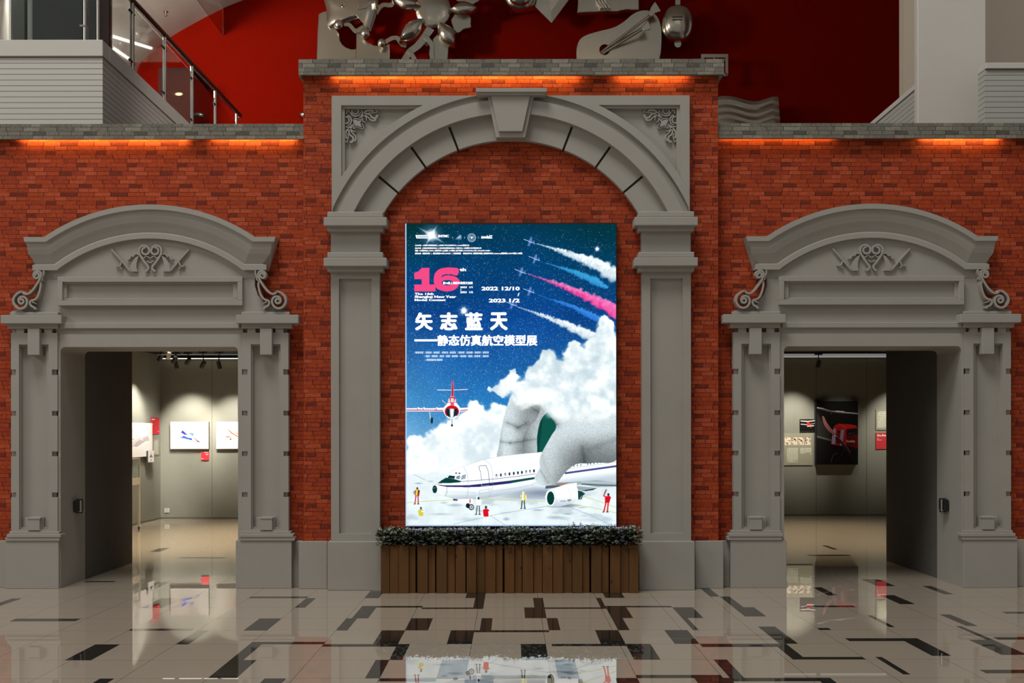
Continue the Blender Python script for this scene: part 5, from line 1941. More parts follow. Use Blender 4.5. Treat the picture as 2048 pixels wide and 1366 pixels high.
def big_red():
    cv.a *= (0.85 + 0.5 * fbm(cv.h, cv.w, 120, 4, 77))[..., None]
    cv.poly(s3([(660, 330), (900, 700), (900, 830), (660, 760)]), (44, 42, 42), 0.9)
    cv.poly(s3([(660, 725), (920, 800), (930, 830), (660, 765)]), (128, 122, 122), 0.6)
    cv.poly(s3([(660, 222), (780, 245), (900, 285), (1010, 290), (1130, 305), (1390, 328), (1390, 348), (1180, 330), (1000, 312), (860, 290), (660, 242)]), (178, 172, 176))
    cv.poly(s3([(660, 222), (780, 240), (780, 252), (660, 236)]), (232, 230, 236))
    cv.line(s3([(1000, 292), (1140, 306)]), 1.6, (236, 236, 246))
    cv.line(s3([(905, 320), (918, 348)]), 0.6, (150, 150, 150))
    cv.line(s3([(660, 245), (820, 300), (1000, 322), (1390, 352)]), 0.8, (90, 88, 88))
    cv.poly(s3([(1080, 520), (1250, 528), (1340, 545), (1385, 590), (1180, 610), (1120, 560)]), (206, 34, 26))
    cv.poly(s3([(945, 605), (965, 560), (1010, 530), (1080, 515), (1130, 545), (1180, 605), (1180, 650), (1100, 600), (1010, 590)]), (196, 28, 24))
    cv.line(s3([(1050, 520), (1120, 560), (1172, 604)]), 0.8, (240, 110, 90))
    cv.poly(s3([(940, 605), (1010, 590), (1110, 600), (1175, 640), (1190, 700), (1180, 900), (1110, 915), (910, 885), (920, 760)]), (174, 22, 20))
    cv.poly(s3([(1175, 640), (1200, 610), (1390, 595), (1390, 970), (1180, 900)]), (98, 12, 12))
    cv.poly(s3([(1195, 620), (1390, 600), (1390, 700), (1200, 725)]), (24, 20, 20))
    cv.poly(s3([(1180, 900), (1390, 960), (1390, 990), (1190, 930)]), (40, 6, 6))
    cv.poly(s3([(948, 610), (996, 600), (985, 880), (918, 875), (926, 760)]), (164, 150, 190))
    cv.poly(s3([(948, 690), (990, 690), (985, 735), (940, 735)]), (112, 16, 20))
    cv.poly(s3([(1088, 618), (1145, 628), (1132, 720), (1105, 905), (1065, 900), (1072, 740)]), (156, 144, 190))
    cv.ell(1560 + 1046 / 8.9, 790 + 662 / 8.9, 2.3, 2.8, (26, 8, 8))
    cv.poly(s3([(985, 700), (1060, 700), (1070, 880), (990, 860)]), (96, 12, 16))
    cv.poly(catmull(s3([(750, 400), (765, 382), (785, 400), (830, 500), (900, 600), (985, 690), (975, 710), (935, 700), (850, 630), (780, 520)]), 4, True), (168, 104, 108))
    cv.line(s3([(775, 390), (830, 500), (900, 600), (980, 690)]), 0.7, (216, 160, 160))
    cv.poly(catmull(s3([(990, 720), (1020, 735), (1100, 820), (1180, 920), (1250, 1020), (1285, 1130), (1240, 1080), (1140, 950), (1060, 840), (1000, 760)]), 4, True), (58, 24, 28))
    cv.line(s3([(1015, 735), (1100, 822), (1180, 922), (1250, 1020)]), 0.7, (176, 130, 134))
    cv.ell(1560 + 982 / 8.9, 790 + 738 / 8.9, 3.0, 3.2, (150, 146, 170))
    cv.ell(1560 + 976 / 8.9, 790 + 730 / 8.9, 1.4, 1.5, (228, 228, 240))
    cv.ell(1560 + 990 / 8.9, 790 + 750 / 8.9, 1.2, 1.4, (40, 36, 46))
    cv.line(s3([(1150, 955), (1080, 1080), (990, 1205)]), 0.9, (64, 62, 62))
    cv.line(s3([(1050, 1190), (1260, 1240)]), 0.5, (48, 48, 48))
    wheel = catmull(s3([(915, 1200), (925, 1130), (965, 1060), (1030, 1036)]), 8)
    cv.line(wheel, 1.3, (84, 80, 80))
    cv.line(s3([(1228, 690), (1245, 692)]), 0.8, (170, 170, 170))
    cv.line(s3([(1268, 690), (1310, 686)]), 0.5, (110, 110, 110))


a, c = P(1632, 803, YBR - 0.12), P(1716, 930, YBR - 0.12)
bp = hung_print('aircraft_picture', 'large black picture of a red propeller plane nose in the right room', 'picture', 1632, 1716, 803, 930, YBR - 0.12, 0.118, big_red, 6, (14, 12, 12))
b = MB()
put_text(b, 'Sunshine', 1692.2, 880.6, 1709.6, 885.4, lambda x, y: P(x, y, YBR - 0.124), 0.0, 0.25)
b.build('name_lettering', M['white'], bp)


def small_triplane():
    cv.line([(1602, 842.6), (1616, 843.6), (1629, 842)], 2.2, (206, 204, 210))
    cv.line([(1602, 849), (1614, 850)], 1.8, (196, 190, 192))
    cv.line([(1618, 849.6), (1629, 847.4)], 1.6, (150, 150, 158))
    cv.poly([(1612.5, 845), (1617, 844.2), (1622, 850), (1623, 855), (1617, 852)], (220, 44, 36))
    cv.line([(1615, 853), (1627, 852)], 2.0, (226, 222, 220))
    cv.line([(1621, 848.6), (1621.6, 856)], 1.0, (226, 90, 80))
    cv.ell(1618, 857, 0.8, 0.8, (60, 60, 60))


hung_print('aircraft_print', 'small black print of a red and white biplane left of the big black picture', 'picture', 1600, 1631, 839, 862, YBR - 0.04, 0.038, small_triplane, 10, (12, 10, 12))


def info():
    pal = ((196, 60, 44), (226, 190, 120), (40, 44, 60), (240, 236, 226), (206, 150, 60), (120, 40, 36), (244, 240, 232), (90, 96, 110))
    g = np.random.default_rng(5)
    for i, (xa_, xb_) in enumerate(((1553, 1568), (1569.5, 1581.5), (1583, 1594.5), (1596.5, 1608), (1610, 1621))):
        cv.poly([(xa_, 875.5), (xb_, 875.5), (xb_, 890.5), (xa_, 890.5)], (236, 228, 214))
        for q in range(26):
            x, y = g.uniform(xa_ + 0.8, xb_ - 0.8), g.uniform(876.4, 889.6)
            w_, h_ = g.uniform(0.5, 2.2), g.uniform(0.5, 2.2)
            cl = pal[g.integers(0, len(pal))]
            cv.poly([(max(xa_, x - w_), y - h_), (min(xb_, x + w_), y - h_ * 0.4), (min(xb_, x + w_ * 0.7), min(890.5, y + h_)), (max(xa_, x - w_ * 0.5), min(890.5, y + h_ * 0.6))], cl, 0.9)
    for k_, (xa_, xb_, n_) in enumerate(((1574, 1596, 15), (1600.4, 1622.8, 7))):
        for i in range(n_):
            y = 897 + i * 1.95
            x0_ = xa_ + (3.4 if (k_ == 0 and i in (0, 13)) else 0)
            x1_ = xb_ - (g.uniform(0, 1.2) if i not in (n_ - 2,) else (9 if k_ == 0 else 13))
            if k_ == 1 and i == 6:
                x0_, x1_ = 1620, 1622.8
            cv.line([(x0_, y), (x1_, y)], 0.95, (236, 236, 224), 0.95)
            for q in range(int((x1_ - x0_) / 2.6)):
                xx = g.uniform(x0_, x1_)
                cv.line([(xx, y - 0.5), (xx, y + 0.5)], 0.35, (160, 158, 140), 0.8)


hung_print('info_panel', 'pale panel with small photos over two text columns, left of the big black picture', 'sign', 1550, 1624.5, 867, 931, YBR - 0.016, 0.014, info, 8, (160, 158, 140), edge=M['acrylic_panel'])


def text_only():
    g = np.random.default_rng(9)
    for i in range(17):
        y = 824.6 + i * 1.92
        x0_ = 1757.5 if i == 0 else 1755.2
        x1_ = 1778 - (0 if i not in (7, 16) else g.uniform(4, 8))
        cv.line([(x0_, y), (x1_, y)], 0.95, (232, 232, 220), 0.92)
        for q in range(7):
            xx = g.uniform(x0_, x1_)
            cv.line([(xx, y - 0.5), (xx, y + 0.5)], 0.4, (150, 148, 132), 0.8)


hung_print('text_panel', 'pale wall panel of white text above the red card, right of the big black picture', 'sign', 1751.5, 1783, 819.5, 861, YBR - 0.014, 0.012, text_only, 8, (150, 148, 132), edge=M['acrylic_panel'])
a, c = P(1751.8, 866.4, YBR - 0.016), P(1786, 899, YBR - 0.016)
t = thing('caption_card', 'large red caption card at the right edge of the right doorway', 'sign', ((a.x + c.x) / 2, YBR, c.z))
MB().box(a.x, c.x, YBR - 0.016, YBR, c.z, a.z).build('panel', M['redcard'], t)
b = MB()
put_text(b, 'Se.5e', 1754.2, 869.2, 1772, 873.4, lambda x, y: P(x, y, YBR - 0.0175), 0.045)
b.build('title_lettering', M['white'], t)
b = MB()
put_text(b, '1:3', 1754.2, 876.8, 1757.0, 878.6, lambda x, y: P(x, y, YBR - 0.0175), 0.02)
put_text(b, 'Sunshine', 1754.2, 879.8, 1763.2, 881.4, lambda x, y: P(x, y, YBR - 0.0175), 0.02)
b.build('caption_lettering', M['white'], t)

# belt barriers on the outer reveals
for m, lb_ in ((1, 'black and chrome belt barrier fixed to the left reveal of the left doorway'), (-1, 'black and chrome belt barrier fixed to the right reveal of the right doorway')):
    t = thing('belt_barrier', lb_, 'barrier', (m * (-XO), 12.37, 0.80))
    b = MB(m)
    b.box(-XO, -XO + 0.018, 12.25, 12.50, 0.815, 0.935)
    b.build('wall_plate', M['black'], t, bevel=0.004)
    b = MB(m)
    b.tube((-XO + 0.040, 12.33, 0.812), (-XO + 0.040, 12.33, 0.945), 0.034, n=20)
    b.build('cassette', M['steel'], t, smooth=True)
    b = MB(m)
    b.tube((-XO + 0.040, 12.33, 0.945), (-XO + 0.040, 12.33, 0.958), 0.037, n=20)
    b.tube((-XO + 0.040, 12.33, 0.80), (-XO + 0.040, 12.33, 0.812), 0.037, n=20)
    b.box(-XO + 0.018, -XO + 0.060, 12.22, 12.292, 0.82, 0.95)
    b.box(-XO + 0.018, -XO + 0.044, 12.37, 12.42, 0.84, 0.93)
    b.build('black_caps', M['black'], t, bevel=0.003)

# ------------------------------------------------------------------ upper level: red wall, vault, balconies
YR = 22.0
b = MB()
b.box(-11, 14, YR, YR + 0.2, 3.56, 13.5)
struct('wall_upper_red', b, M['red'])
arc = [(262, 300), (262, 215), (265, 175), (275, 138), (280.5, 126), (296, 110), (324, 88), (349, 69), (382, 50), (415, 32), (448, 15.5), (476, 4), (520, -12), (580, -30), (660, -48), (760, -60)]
arc = arc[:2] + catmull(arc[2:], 4)
b = MB()
V = []
for x, y in arc:
    p_ = P(x, y, YR)
    V.append([b.bm.verts.new((p_.x, YR + 0.01, p_.z)), b.bm.verts.new((p_.x, 14.9, p_.z)),
              b.bm.verts.new((p_.x - 0.16, 14.9, p_.z + 0.16)), b.bm.verts.new((p_.x - 0.16, YR + 0.01, p_.z + 0.16))])
for u_, v_ in zip(V, V[1:]):
    for i in range(4):
        j = (i + 1) % 4
        b.bm.faces.new((u_[i], u_[j], v_[j], v_[i]))
b.bm.faces.new(V[0])
b.bm.faces.new(V[-1][::-1])
vt = struct('ceiling_vault', b, M['plaster'])
b = MB()
b.box(-4.4, 14, 14.6, YR, 13.2, 13.5)
struct('ceiling_dimming_slab', b, M['plaster'])  # unseen slab put in over the atrium to dim the red wall
b = MB()
b.box(-16, -11.0, 16.0, 16.3, 3.56, 13.5)
struct('wall_upper_left', b, M['plaster'])

# balcony parapets with grooved boards
GL = groove_material('grooved_white_boards', (0.60, 0.575, 0.52, 1), 6.42, 0.0706)
z77, z113 = P(0, 79, 13.5).z, P(0, 113, 13.52).z
XB = -5.105
b = MB()
b.box(-11, XB - 0.012, 13.52, 13.72, 3.56, z113 + 0.002)
b.box(XB - 0.2, XB - 0.012, 13.72, 21.5, 3.56, z113 + 0.002)
struct('wall_balcony_left', b, GL)
b = MB()
b.box(-11, XB, 13.49, 13.73, z113, z77)
b.box(XB - 0.22, XB, 13.73, 21.5, z113, z77)
b.box(-11, XB - 0.2, 13.73, 21.5, z113, z113 + 0.03)
struct('trim_5', b, M['plaster'], 0.006)
GR = groove_material('grooved_grey_boards', (0.46, 0.455, 0.41, 1), 6.18, 0.0672)
zr0, zr1 = P(0, 138, 13.47).z, P(0, 126, 13.47).z
b = MB()
b.box(5.94, 12, 13.5, 13.7, 3.56, zr0 + 0.002)
b.box(5.372, 5.55, 14.2, 21.5, 3.56, zr0 + 0.002)
struct('wall_balcony_right', b, GR)
b = MB()
b.box(5.94, 12, 13.47, 13.72, zr0, zr1)
b.box(5.36, 5.56, 14.2, 21.5, zr0, zr1)
struct('trim_6', b, M['plaster'], 0.006)
b = MB()
b.box(6.2, 14, 17.0, 17.2, 3.56, 13.2)
struct('wall_upper_right', b, M['beige'])
xl, xr = P(1836, 0, 14.08).x, P(1973, 0, 14.08).x
MB().box(xl, xr, 14.08, 14.198, 3.57, 12.9).build('flat_pier', M['plaster'], label='plain white flat pier rising above the right coping', cat='column', bevel=0.01)

# granite pier behind the left glass
t = thing('granite_pier', 'dark speckled granite pier behind the balcony glass at the upper left', 'column', (-5.8, 14.0, z113 + 0.03))
MB().box(P(66, 0, 13.82).x, P(199.5, 0, 13.82).x, 13.82, 14.24, z113 + 0.03, 11.5).build('shaft', M['granite'], t)
MB().box(P(26, 0, 13.86).x, P(50, 0, 13.86).x, 13.86, 14.24, z113 + 0.03, 11.5).build('grey_cladding', M['concrete'], t)
MB().box(P(50, 0, 13.86).x, P(55.5, 0, 13.86).x, 13.90, 14.24, z113 + 0.03, 11.5).build('shadow_gap', M['black'], t)
MB().box(P(55.5, 0, 13.84).x, P(66, 0, 13.84).x, 13.85, 14.24, z113 + 0.03, 11.5).build('steel_trim', M['steel'], t)

# front glass on the left balcony
t = thing('glass_balustrade', 'frameless glass guard with steel posts in front of the dark granite pier', 'railing', (-6.5, 13.6, z77))
for px_, r_ in ((171, 0.026), (197, 0.020), (23, 0.022)):
    x = P(px_, 0, 13.62).x
    MB().tube((x, 13.62, z77), (x, 13.62, z77 + 1.15), r_, n=16).build('post', M['steel'], t, smooth=True)
for x0, x1 in ((26, 166), (176, 193), (-70, 19)):
    MB().box(P(x0, 0, 13.6).x, P(x1, 0, 13.6).x, 13.600, 13.612, z77 + 0.012, z77 + 1.02).build('glass_panel', M['glass'], t)
for yy in (51,):
    x = P(163, 0, 13.58).x
    MB().tube((x - 0.02, 13.59, P(0, yy, 13.6).z), (x + 0.05, 13.59, P(0, yy, 13.6).z), 0.012, n=10).build('clamp', M['steel'], t)

# side railing running back along the left balcony
XG = -5.16
t = thing('balcony_railing', 'glass railing with steel posts and dark round handrail along the left balcony', 'railing', (XG, 17.5, z77))


def railz(Y):
    return 7.605 + (Y - 14.62) / (20.17 - 14.62) * 0.145


PY = [13.35 + 0.45, 14.70, 16.07, 17.45, 18.82, 20.28]
for Y in PY[1:]:
    ps = MB().tube((XG, Y, z77), (XG, Y, railz(Y)), 0.030, n=18).build('post', M['steel'], t, smooth=True)
    MB().tube((XG - 0.0, Y - 0.085, z77), (XG, Y - 0.085, z77 + 0.90), 0.012, n=10).build('side_rod', M['steel'], ps, smooth=True)
    for dz in (0.13, 0.80):
        b = MB()
        b.tube((XG, Y - 0.12, z77 + dz), (XG, Y + 0.07, z77 + dz), 0.020, n=12)
        b.build('clamp', M['blackmetal'], ps)
MB().tube((XG, 13.9, railz(13.9)), (XG, 20.55, railz(20.55)), 0.042, n=20).build('handrail', M['darkwood'], t, smooth=True)
MB().tube((XG, 20.55, railz(20.55)), (XG, 20.58, railz(20.58)), 0.044, n=20).build('rail_end_cap', M['steel'], t, smooth=True)
for Ya_, Yb_ in zip(PY, PY[1:]):
    MB().box(XG - 0.006, XG + 0.006, Ya_ + 0.07, Yb_ - 0.10, z77 + 0.02, z77 + 0.90).build('glass_panel', M['glass'], t)

# doorway box with a glow standing in for a lamp reflection, on the red wall behind the railing
x0, x1 = P(330, 0, 21.3).x, P(402, 0, 21.4).x
zt_ = P(0, 152, 21.4).z
b = MB()
b.box(x0, x1, 20.9, 21.98, 3.6, zt_)
t = b.build('dark_booth', M['booth'], label='dark grey box with a small amber glow behind the left balcony railing', cat='booth')
t2 = thing('amber_glow', 'small oval amber glow standing for a lamp reflection on the dark box behind the left railing', 'light', (P(357.5, 188, 20.9).x, 20.89, P(357.5, 188, 20.9).z))
MB().dome([(p_[0], p_[1]) for p_ in circ(357.5, 187.5, 8.2, 4.0, 20)], 20.89, 20.875, 20.9).build('rim', M['steel'], t2, smooth=True)
MB().dome([(p_[0], p_[1]) for p_ in circ(357.5, 187.5, 6.6, 2.9, 20)], 20.876, 20.862, 20.88).build('lens', M['glow_amber'], t2, smooth=True)

# hanging smoke screen of glass below the vault
zb_ = P(446, 69, 21.95).z
xs_ = P(446, 69, 21.95).x
b = MB()
b.box(xs_ - 0.005, xs_ + 0.005, 15.2, 21.98, zb_, P(448, 15.5, YR).z + 0.02)
b.build('glass_smoke_screen', M['glass'], label='clear glass smoke screen hanging under the white vault at the upper left', cat='glass screen')
# sprinkler on the vault; glowing tubes standing in for reflected skylight streaks
c = P(332.5, 27, 20.7)
t = thing('sprinkler_head', 'small metal sprinkler head on the white vault', 'sprinkler', c)
b = MB()
b.tube(c + Vector((0, 0, 0.05)), c + Vector((0, 0, 0.03)), 0.045, n=16)
b.build('cover_plate', M['steel'], t)
b = MB()
b.tube(c + Vector((0, 0, 0.03)), c - Vector((0, 0, 0.018)), 0.012, n=10)
b.tube(c - Vector((0, 0, 0.018)), c - Vector((0, 0, 0.042)), 0.026, n=12)
b.build('nozzle', M['steel'], t)
for pa, pb, lb_ in ((P(223, 71, 20.15), P(303, 96, 21.55), 'upper white glowing streak standing for a skylight reflection seen through the balcony glass'),
                    (P(223, 93, 20.0), P(258, 117, 21.0), 'lower short white glowing streak standing for a skylight reflection seen through balcony glass'),
                    (P(-40, 0, 18.4), P(19, 16, 18.9), 'upper white glowing streak standing for a skylight reflection left of the granite pier'),
                    (P(-40, 20, 18.2), P(19, 33, 18.8), 'lower white glowing streak standing for a skylight reflection left of the granite pier')):
    t = thing('white_glow', lb_, 'light', (pa + pb) / 2, 'white glowing streaks standing for skylight reflections')
    MB().tube(pa, pb, 0.028 if pa.x > -7.6 else 0.05, n=10).build('tube', M['lamp_white'], t, smooth=True)
    b = MB()
    for p_ in (pa, pb):
        b.ball(p_, 0.034 if pa.x > -7.6 else 0.056, n=10)
    b.build('end_cap', M['plaster'], t, smooth=True)

# ------------------------------------------------------------------ polished metal reliefs on the red wall
ch = M['chrome']


def pins(parent, pts, Y=21.62):
    b = MB()
    for x, y in pts:
        p_ = P(x, y, Y)
        b.tube((p_.x, Y, p_.z), (p_.x, YR - 0.001, p_.z), 0.022, n=8)
    b.build('wall_pin', M['steel'], parent)


def relief(label, x, y, Y=21.6):
    p_ = P(x, y, Y)
    return thing('metal_relief', label, 'sculpture', (p_.x, Y + 0.1, p_.z), 'polished metal reliefs on the red wall')


Yf, Yb = 21.50, 21.64
# assembled head-like relief
t = relief('polished metal relief of curved sheets and balls at the left end of the middle coping', 700, 116)
MB().prism([(633, 124), (634, 115.5), (636, 60), (638, 27.5), (647, 23), (656, 21), (664, 40), (673, 58), (679, 66), (680, 79), (685, 88), (693, 94.5), (704, 98), (713, 97), (713, 124)], Yf + 0.03, Yb).build('back_sheet', ch, t, bevel=0.01)
MB().prism([(713, 124), (713, 64), (722, 66), (727, 74), (733, 81), (748, 90), (766, 92), (774, 90), (780, 87), (780, 124)], Yf, Yb).build('lower_sheet', ch, t, bevel=0.01)
b = MB()
b.dome(catmull([(656, -14), (748, -14), (757, 4), (754, 26), (748, 46), (742, 62), (736, 58), (736, 39), (714, 41), (690, 46), (672, 51), (656, 51), (654, 20)], 4, True), Yf - 0.04, Yf - 0.16, Yb)
b.build('upper_body', ch, t, smooth=True)
MB().prism(catmull([(688, 46), (697, 44), (704, 47), (712, 56), (717, 54), (728, 47), (736, 40), (739, 52), (736, 60), (724, 64), (712, 66), (704, 60), (698, 53), (690, 52)], 3, True), Yf - 0.05, Yb).build('jaw', ch, t, bevel=0.01)
for cx_, cy_, r_ in ((678, 48.5, 9.6), (731.5, 66, 10.2), (764.5, 85.5, 8.6)):
    b = MB()
    q = P(cx_, cy_, Yf - 0.16)
    b.ball(q, r_ / F * 21.4, 0.8)
    b.tube(q, (q.x, Yb, q.z), 0.03, n=10)
    b.build('ball', ch, t, smooth=True)
b = MB()
b.stroke([(771, 84), (779, 79), (787, 75.5), (796, 76), (801, 83), (807, 89), (814, 91)], 9.5, Yf + 0.05, Yb)
b.build('curled_arm', ch, t, bevel=0.008)
MB().stroke([(752, 27), (757, 18), (764, 11), (772, 9), (780, 10), (786, 7)], 9.5, Yf + 0.05, Yb).build('curled_arm', ch, t, bevel=0.008)
for (xa_, ya_, xb_, yb_) in ((690, 3, 684, 12), (681, 11, 688, 10), (714, 0, 719, 9), (736, 8, 733, 15), (716, 17, 733, 14), (750, 2, 754, 13)):
    MB().stroke([(xa_, ya_), (xb_, yb_)], 2.2, Yf - 0.19, Yf - 0.05).build('raised_mark', ch, t)
pins(t, ((650, 80), (740, 105), (700, 15)))
# flower
t = relief('polished metal flower with almond petals on a curling stem, upper middle left', 865, 118)
b = MB()
b.dome(circ(867, 18, 35, 37, 36), Yf - 0.05, Yf - 0.11, Yf + 0.06, 8)
b.build('flower_disc', ch, t, smooth=True)


def petal(tip0, tip1, hw, name='petal'):
    (xa_, ya_), (xb_, yb_) = tip0, tip1
    L = math.hypot(xb_ - xa_, yb_ - ya_)
    ux, uy = (xb_ - xa_) / L, (yb_ - ya_) / L
    pts = []
    for i in range(13):
        s_ = i / 12
        o = hw * math.sin(math.pi * s_) ** 0.85
        pts.append((xa_ + ux * L * s_ - uy * o, ya_ + uy * L * s_ + ux * o))
    for i in range(11, 0, -1):
        s_ = i / 12
        o = hw * math.sin(math.pi * s_) ** 0.85
        pts.append((xa_ + ux * L * s_ + uy * o, ya_ + uy * L * s_ - ux * o))
    b = MB()
    b.dome(pts, Yf - 0.10, Yf - 0.24, Yf + 0.02, 7)
    b.build(name, ch, t, smooth=True)


petal((784, 1), (843, 13), 15)
petal((799, 84), (848, 36), 16)
petal((878, 44), (911, 93), 17)
petal((898, 20), (958, 17), 15)
petal((845, -30), (868, -4), 14)
b = MB()
b.stroke([(862, 55), (850, 74), (835, 92), (820, 104), (806, 126)], 15, Yf - 0.02, Yb, taper=(1.1, 0.9))
b.stroke([(850, 72), (860, 82), (865, 92), (864, 106), (867, 126)], 10, Yf - 0.03, Yb)
b.stroke([(816, 101), (824, 108), (834, 126)], 9, Yf - 0.03, Yb)
b.build('stem', ch, t, bevel=0.008)
MB().prism([(870, 126), (868, 96), (866, 78), (880, 64), (890, 72), (898, 93), (895, 126)], Yf + 0.03, Yb).build('stem_sheet', ch, t, bevel=0.01)
MB().prism(catmull([(903, 40), (912, 30), (928, 37), (942, 34), (942.5, 46), (942, 55), (928, 58), (916, 66), (908, 56)], 3, True), Yf, Yb).build('side_leaf', ch, t, bevel=0.01)
MB().prism([(908, -10), (970, -10), (956, 3), (946, 9), (930, 3), (915, 2)], Yf, Yb).build('upper_leaf', ch, t, bevel=0.01)
pins(t, ((855, 90), (882, 85), (925, 48), (938, 0)))
# dome, diamond, open book with a hand
t = relief('round polished metal dome cut by the top edge, left of the diamond', 1040, 24)
MB().dome(circ(1040, -8, 33, 32, 32), Yf - 0.08, Yf - 0.26, Yf - 0.04, 8).build('bowl', ch, t, smooth=True)
MB().dome(circ(1041, -14, 25, 25, 28), Yf - 0.22, Yf - 0.32, Yf - 0.15, 6).build('inner_bowl', ch, t, smooth=True)
pins(t, ((1022, 10),), Yf - 0.05)
t = relief('pointed polished metal diamond hanging at the top, left of the palette', 1104, 46)
b = MB()
b.dome([(1036, -22), (1104, 46), (1151, -17), (1104, -80)], Yf + 0.03, Yf - 0.03, Yb, 3)
b.build('plate', ch, t)
pins(t, ((1104, 0),))
t = relief('polished metal open book with a hand on it, above the palette', 1215, 25)
b = MB()
pg = [(1155, 26), (1157, 10), (1158, -40), (1279, -40), (1279, 20), (1268, 20), (1256, 19), (1246, 20), (1238, 23), (1230, 23.5), (1216, 22), (1198, 24), (1176, 24.5)]
b.prism(pg, Yf - 0.02, Yb)
b.build('pages', ch, t, bevel=0.012)
b = MB()
b.stroke([(1241, -30), (1241, 21)], 4.5, Yf - 0.08, Yf)
b.stroke([(1247, -30), (1247, 20)], 3.5, Yf - 0.05, Yf)
b.build('spine', ch, t)
for xs_, (xa_, xb_) in enumerate(((1194, 1204), (1200, 1209), (1206, 1215), (1212, 1222))):
    b = MB()
    b.stroke([(xa_ - 2, -8), (xa_, 2), (xb_ - 3, 11), (xb_, 16)], 4.6, Yf - 0.12, Yf, taper=(1, 0.8))
    b.build('finger', ch, t, bevel=0.01)
MB().stroke([(1192, -6), (1195, 6), (1199, 14), (1202, 22)], 3.0, Yf - 0.09, Yf).build('thumb', ch, t, bevel=0.01)
pins(t, ((1175, 0), (1265, 0)))
# palette with brushes
t = relief('big polished metal painter palette with two brushes, standing on the middle coping', 1240, 118)
po = [(1154, 126), (1154, 112), (1154, 99), (1157.8, 84), (1165, 75), (1178, 68.5), (1201, 62), (1229, 54.6), (1249, 43), (1262, 31.7), (1274.6, 24), (1287, 21), (1298.7, 21.6), (1310, 28), (1317.7, 38),
      (1322.8, 54.6), (1324, 76), (1322.8, 101.6), (1320, 116), (1319, 126)]
b = MB()
b.prism(po[:1] + catmull(po[1:-1], 3) + po[-1:], Yf, Yb, holes=[circ(1210, 99.5, 10.4, 10.8, 24)])
b.build('palette_board', ch, t, bevel=0.02)
for (xa_, ya_), (xb_, yb_), hd in (((1203, 105), (1299, 33), [(1297, 30), (1303, 14), (1311, 3), (1317, 12), (1323, 22), (1312, 25), (1303, 33)]),
                                   ((1206, 108), (1287, 58), [(1284, 56), (1290, 48), (1297, 41), (1300, 48), (1303, 59), (1296, 60), (1288, 62)])):
    b = MB()
    b.tube(P(xa_, ya_, Yf + 0.05), P(xb_, yb_, Yf - 0.28), 0.030, 0.024, 12)
    br_ = b.build('brush_handle', ch, t, smooth=True)
    MB().prism(hd, Yf - 0.30, Yf - 0.26).build('bristles', ch, br_, bevel=0.006)
pins(t, ((1180, 95), (1300, 80)))
# mask
t = relief('rounded polished metal mask with slit, hanging right of the palette', 1356, 95)
ov = [(1356 + 32 * math.copysign(abs(math.cos(a)) ** 0.82, math.cos(a)), 46.5 - 37 * math.copysign(abs(math.sin(a)) ** 0.82, math.sin(a))) for a in [2 * math.pi * i / 40 for i in range(40)]]
b = MB()
b.dome(ov, Yf - 0.02, Yf - 0.22, Yb, 10)
b.build('mask_body', ch, t, smooth=True)
b = MB()
b.stroke([(1356.5, -30), (1356.5, 14)], 10, Yf + 0.02, Yf + 0.10)
b.prism([(1350, 80), (1363, 80)] + circ(1356.5, 89, 6.6, 6.2, 14, 0, -180), Yf + 0.02, Yf + 0.10)
b.build('tab', ch, t)
b = MB()
for yy in (33.5, 39):
    b.stroke([(1346, yy), (1366, yy)], 1.0, Yf - 0.235, Yf - 0.10)
b.build('slit', M['slot'], t)
pins(t, ((1356, 50), (1356, -10)))
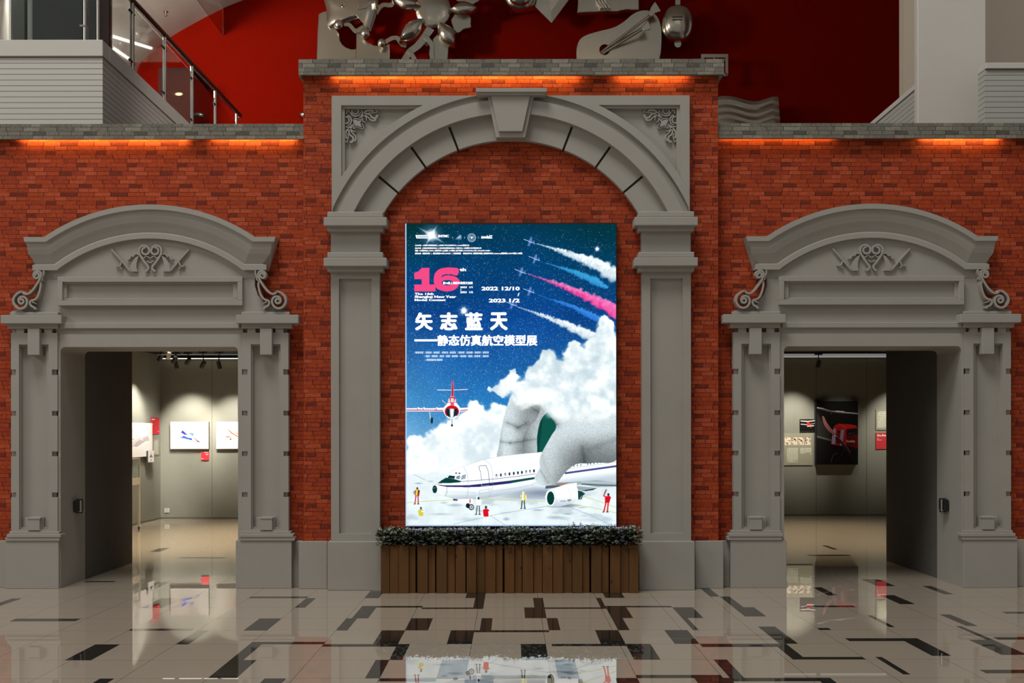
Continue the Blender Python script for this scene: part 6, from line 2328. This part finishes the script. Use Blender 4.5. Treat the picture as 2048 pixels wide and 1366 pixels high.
# music note
t = relief('thin polished metal music note behind the right end of the middle coping', 1430, 158)
b = MB()
b.prism([(1403, 108.5), (1457, 108.5), (1457, 115.5), (1403, 115.5)], Yf, Yf + 0.06)
b.prism([(1451.5, 115.5), (1457, 115.5), (1457, 152), (1451.5, 152)], Yf + 0.001, Yf + 0.061)
b.prism([(1403, 115.5), (1408, 115.5), (1408, 152), (1403, 152)], Yf + 0.001, Yf + 0.061)
b.prism([(1428, 115.5), (1430.5, 115.5), (1430.5, 119), (1428, 119)], Yf + 0.002, Yf + 0.059)
b.prism([(1408.1, 119), (1451.4, 119), (1451.4, 121), (1408.1, 121)], Yf + 0.01, Yf + 0.05)
b.build('stems', ch, t)
for cx_ in (1450, 1401):
    b = MB()
    b.dome(circ(cx_, 151, 7.4, 4.8, 18), Yf - 0.01, Yf - 0.07, Yf + 0.06, 5)
    b.build('note_head', ch, t, smooth=True)
pins(t, ((1405.5, 112), (1454, 112)))
# stacked waves
t = relief('stack of wavy polished metal bands standing on the right coping', 1495, 247)
for i, dy in enumerate((0, 18, 33, 48)):
    b = MB()
    top = [(1416, 200), (1432, 194), (1448, 190.5), (1466, 191.5), (1484, 196), (1500, 200), (1516, 201), (1532, 197), (1546, 192.5), (1558, 192)]
    cpts = catmull(top, 5)
    hgt = 18 if i < 3 else 30
    n_ = len(cpts)
    R_ = []
    for (x, y) in cpts:
        row = []
        for q in range(5):
            s_ = q / 4
            p_ = P(x + s_ * 1.5 + i * 0.4, y + dy + s_ * hgt, Yf)
            row.append(b.bm.verts.new((p_.x, Yf + 0.06 - 0.035 * math.sin(s_ * math.pi * 0.8) - 0.03 * i, p_.z)))
        p_ = P(x, y + dy + hgt, Yf)
        row += [b.bm.verts.new((p_.x, Yb, p_.z)), b.bm.verts.new((row[0].co.x, Yb, row[0].co.z))]
        R_.append(row)
    for u_, v_ in zip(R_, R_[1:]):
        for a_i in range(7):
            j = (a_i + 1) % 7
            b.bm.faces.new((u_[a_i], u_[j], v_[j], v_[a_i]))
    b.bm.faces.new(R_[0][::-1])
    b.bm.faces.new(R_[-1])
    b.build('wave_band', ch, t, smooth=True)
pins(t, ((1460, 220), (1540, 215)))
# tip of an egg shape
t = relief('tip of an egg-shaped polished metal piece left of the raised brick bay', 612, 238)
MB().dome(circ(612, 231, 14.5, 8, 24), Yf, Yf - 0.12, Yb, 6).build('egg', ch, t, smooth=True)
pins(t, ((612, 231),))
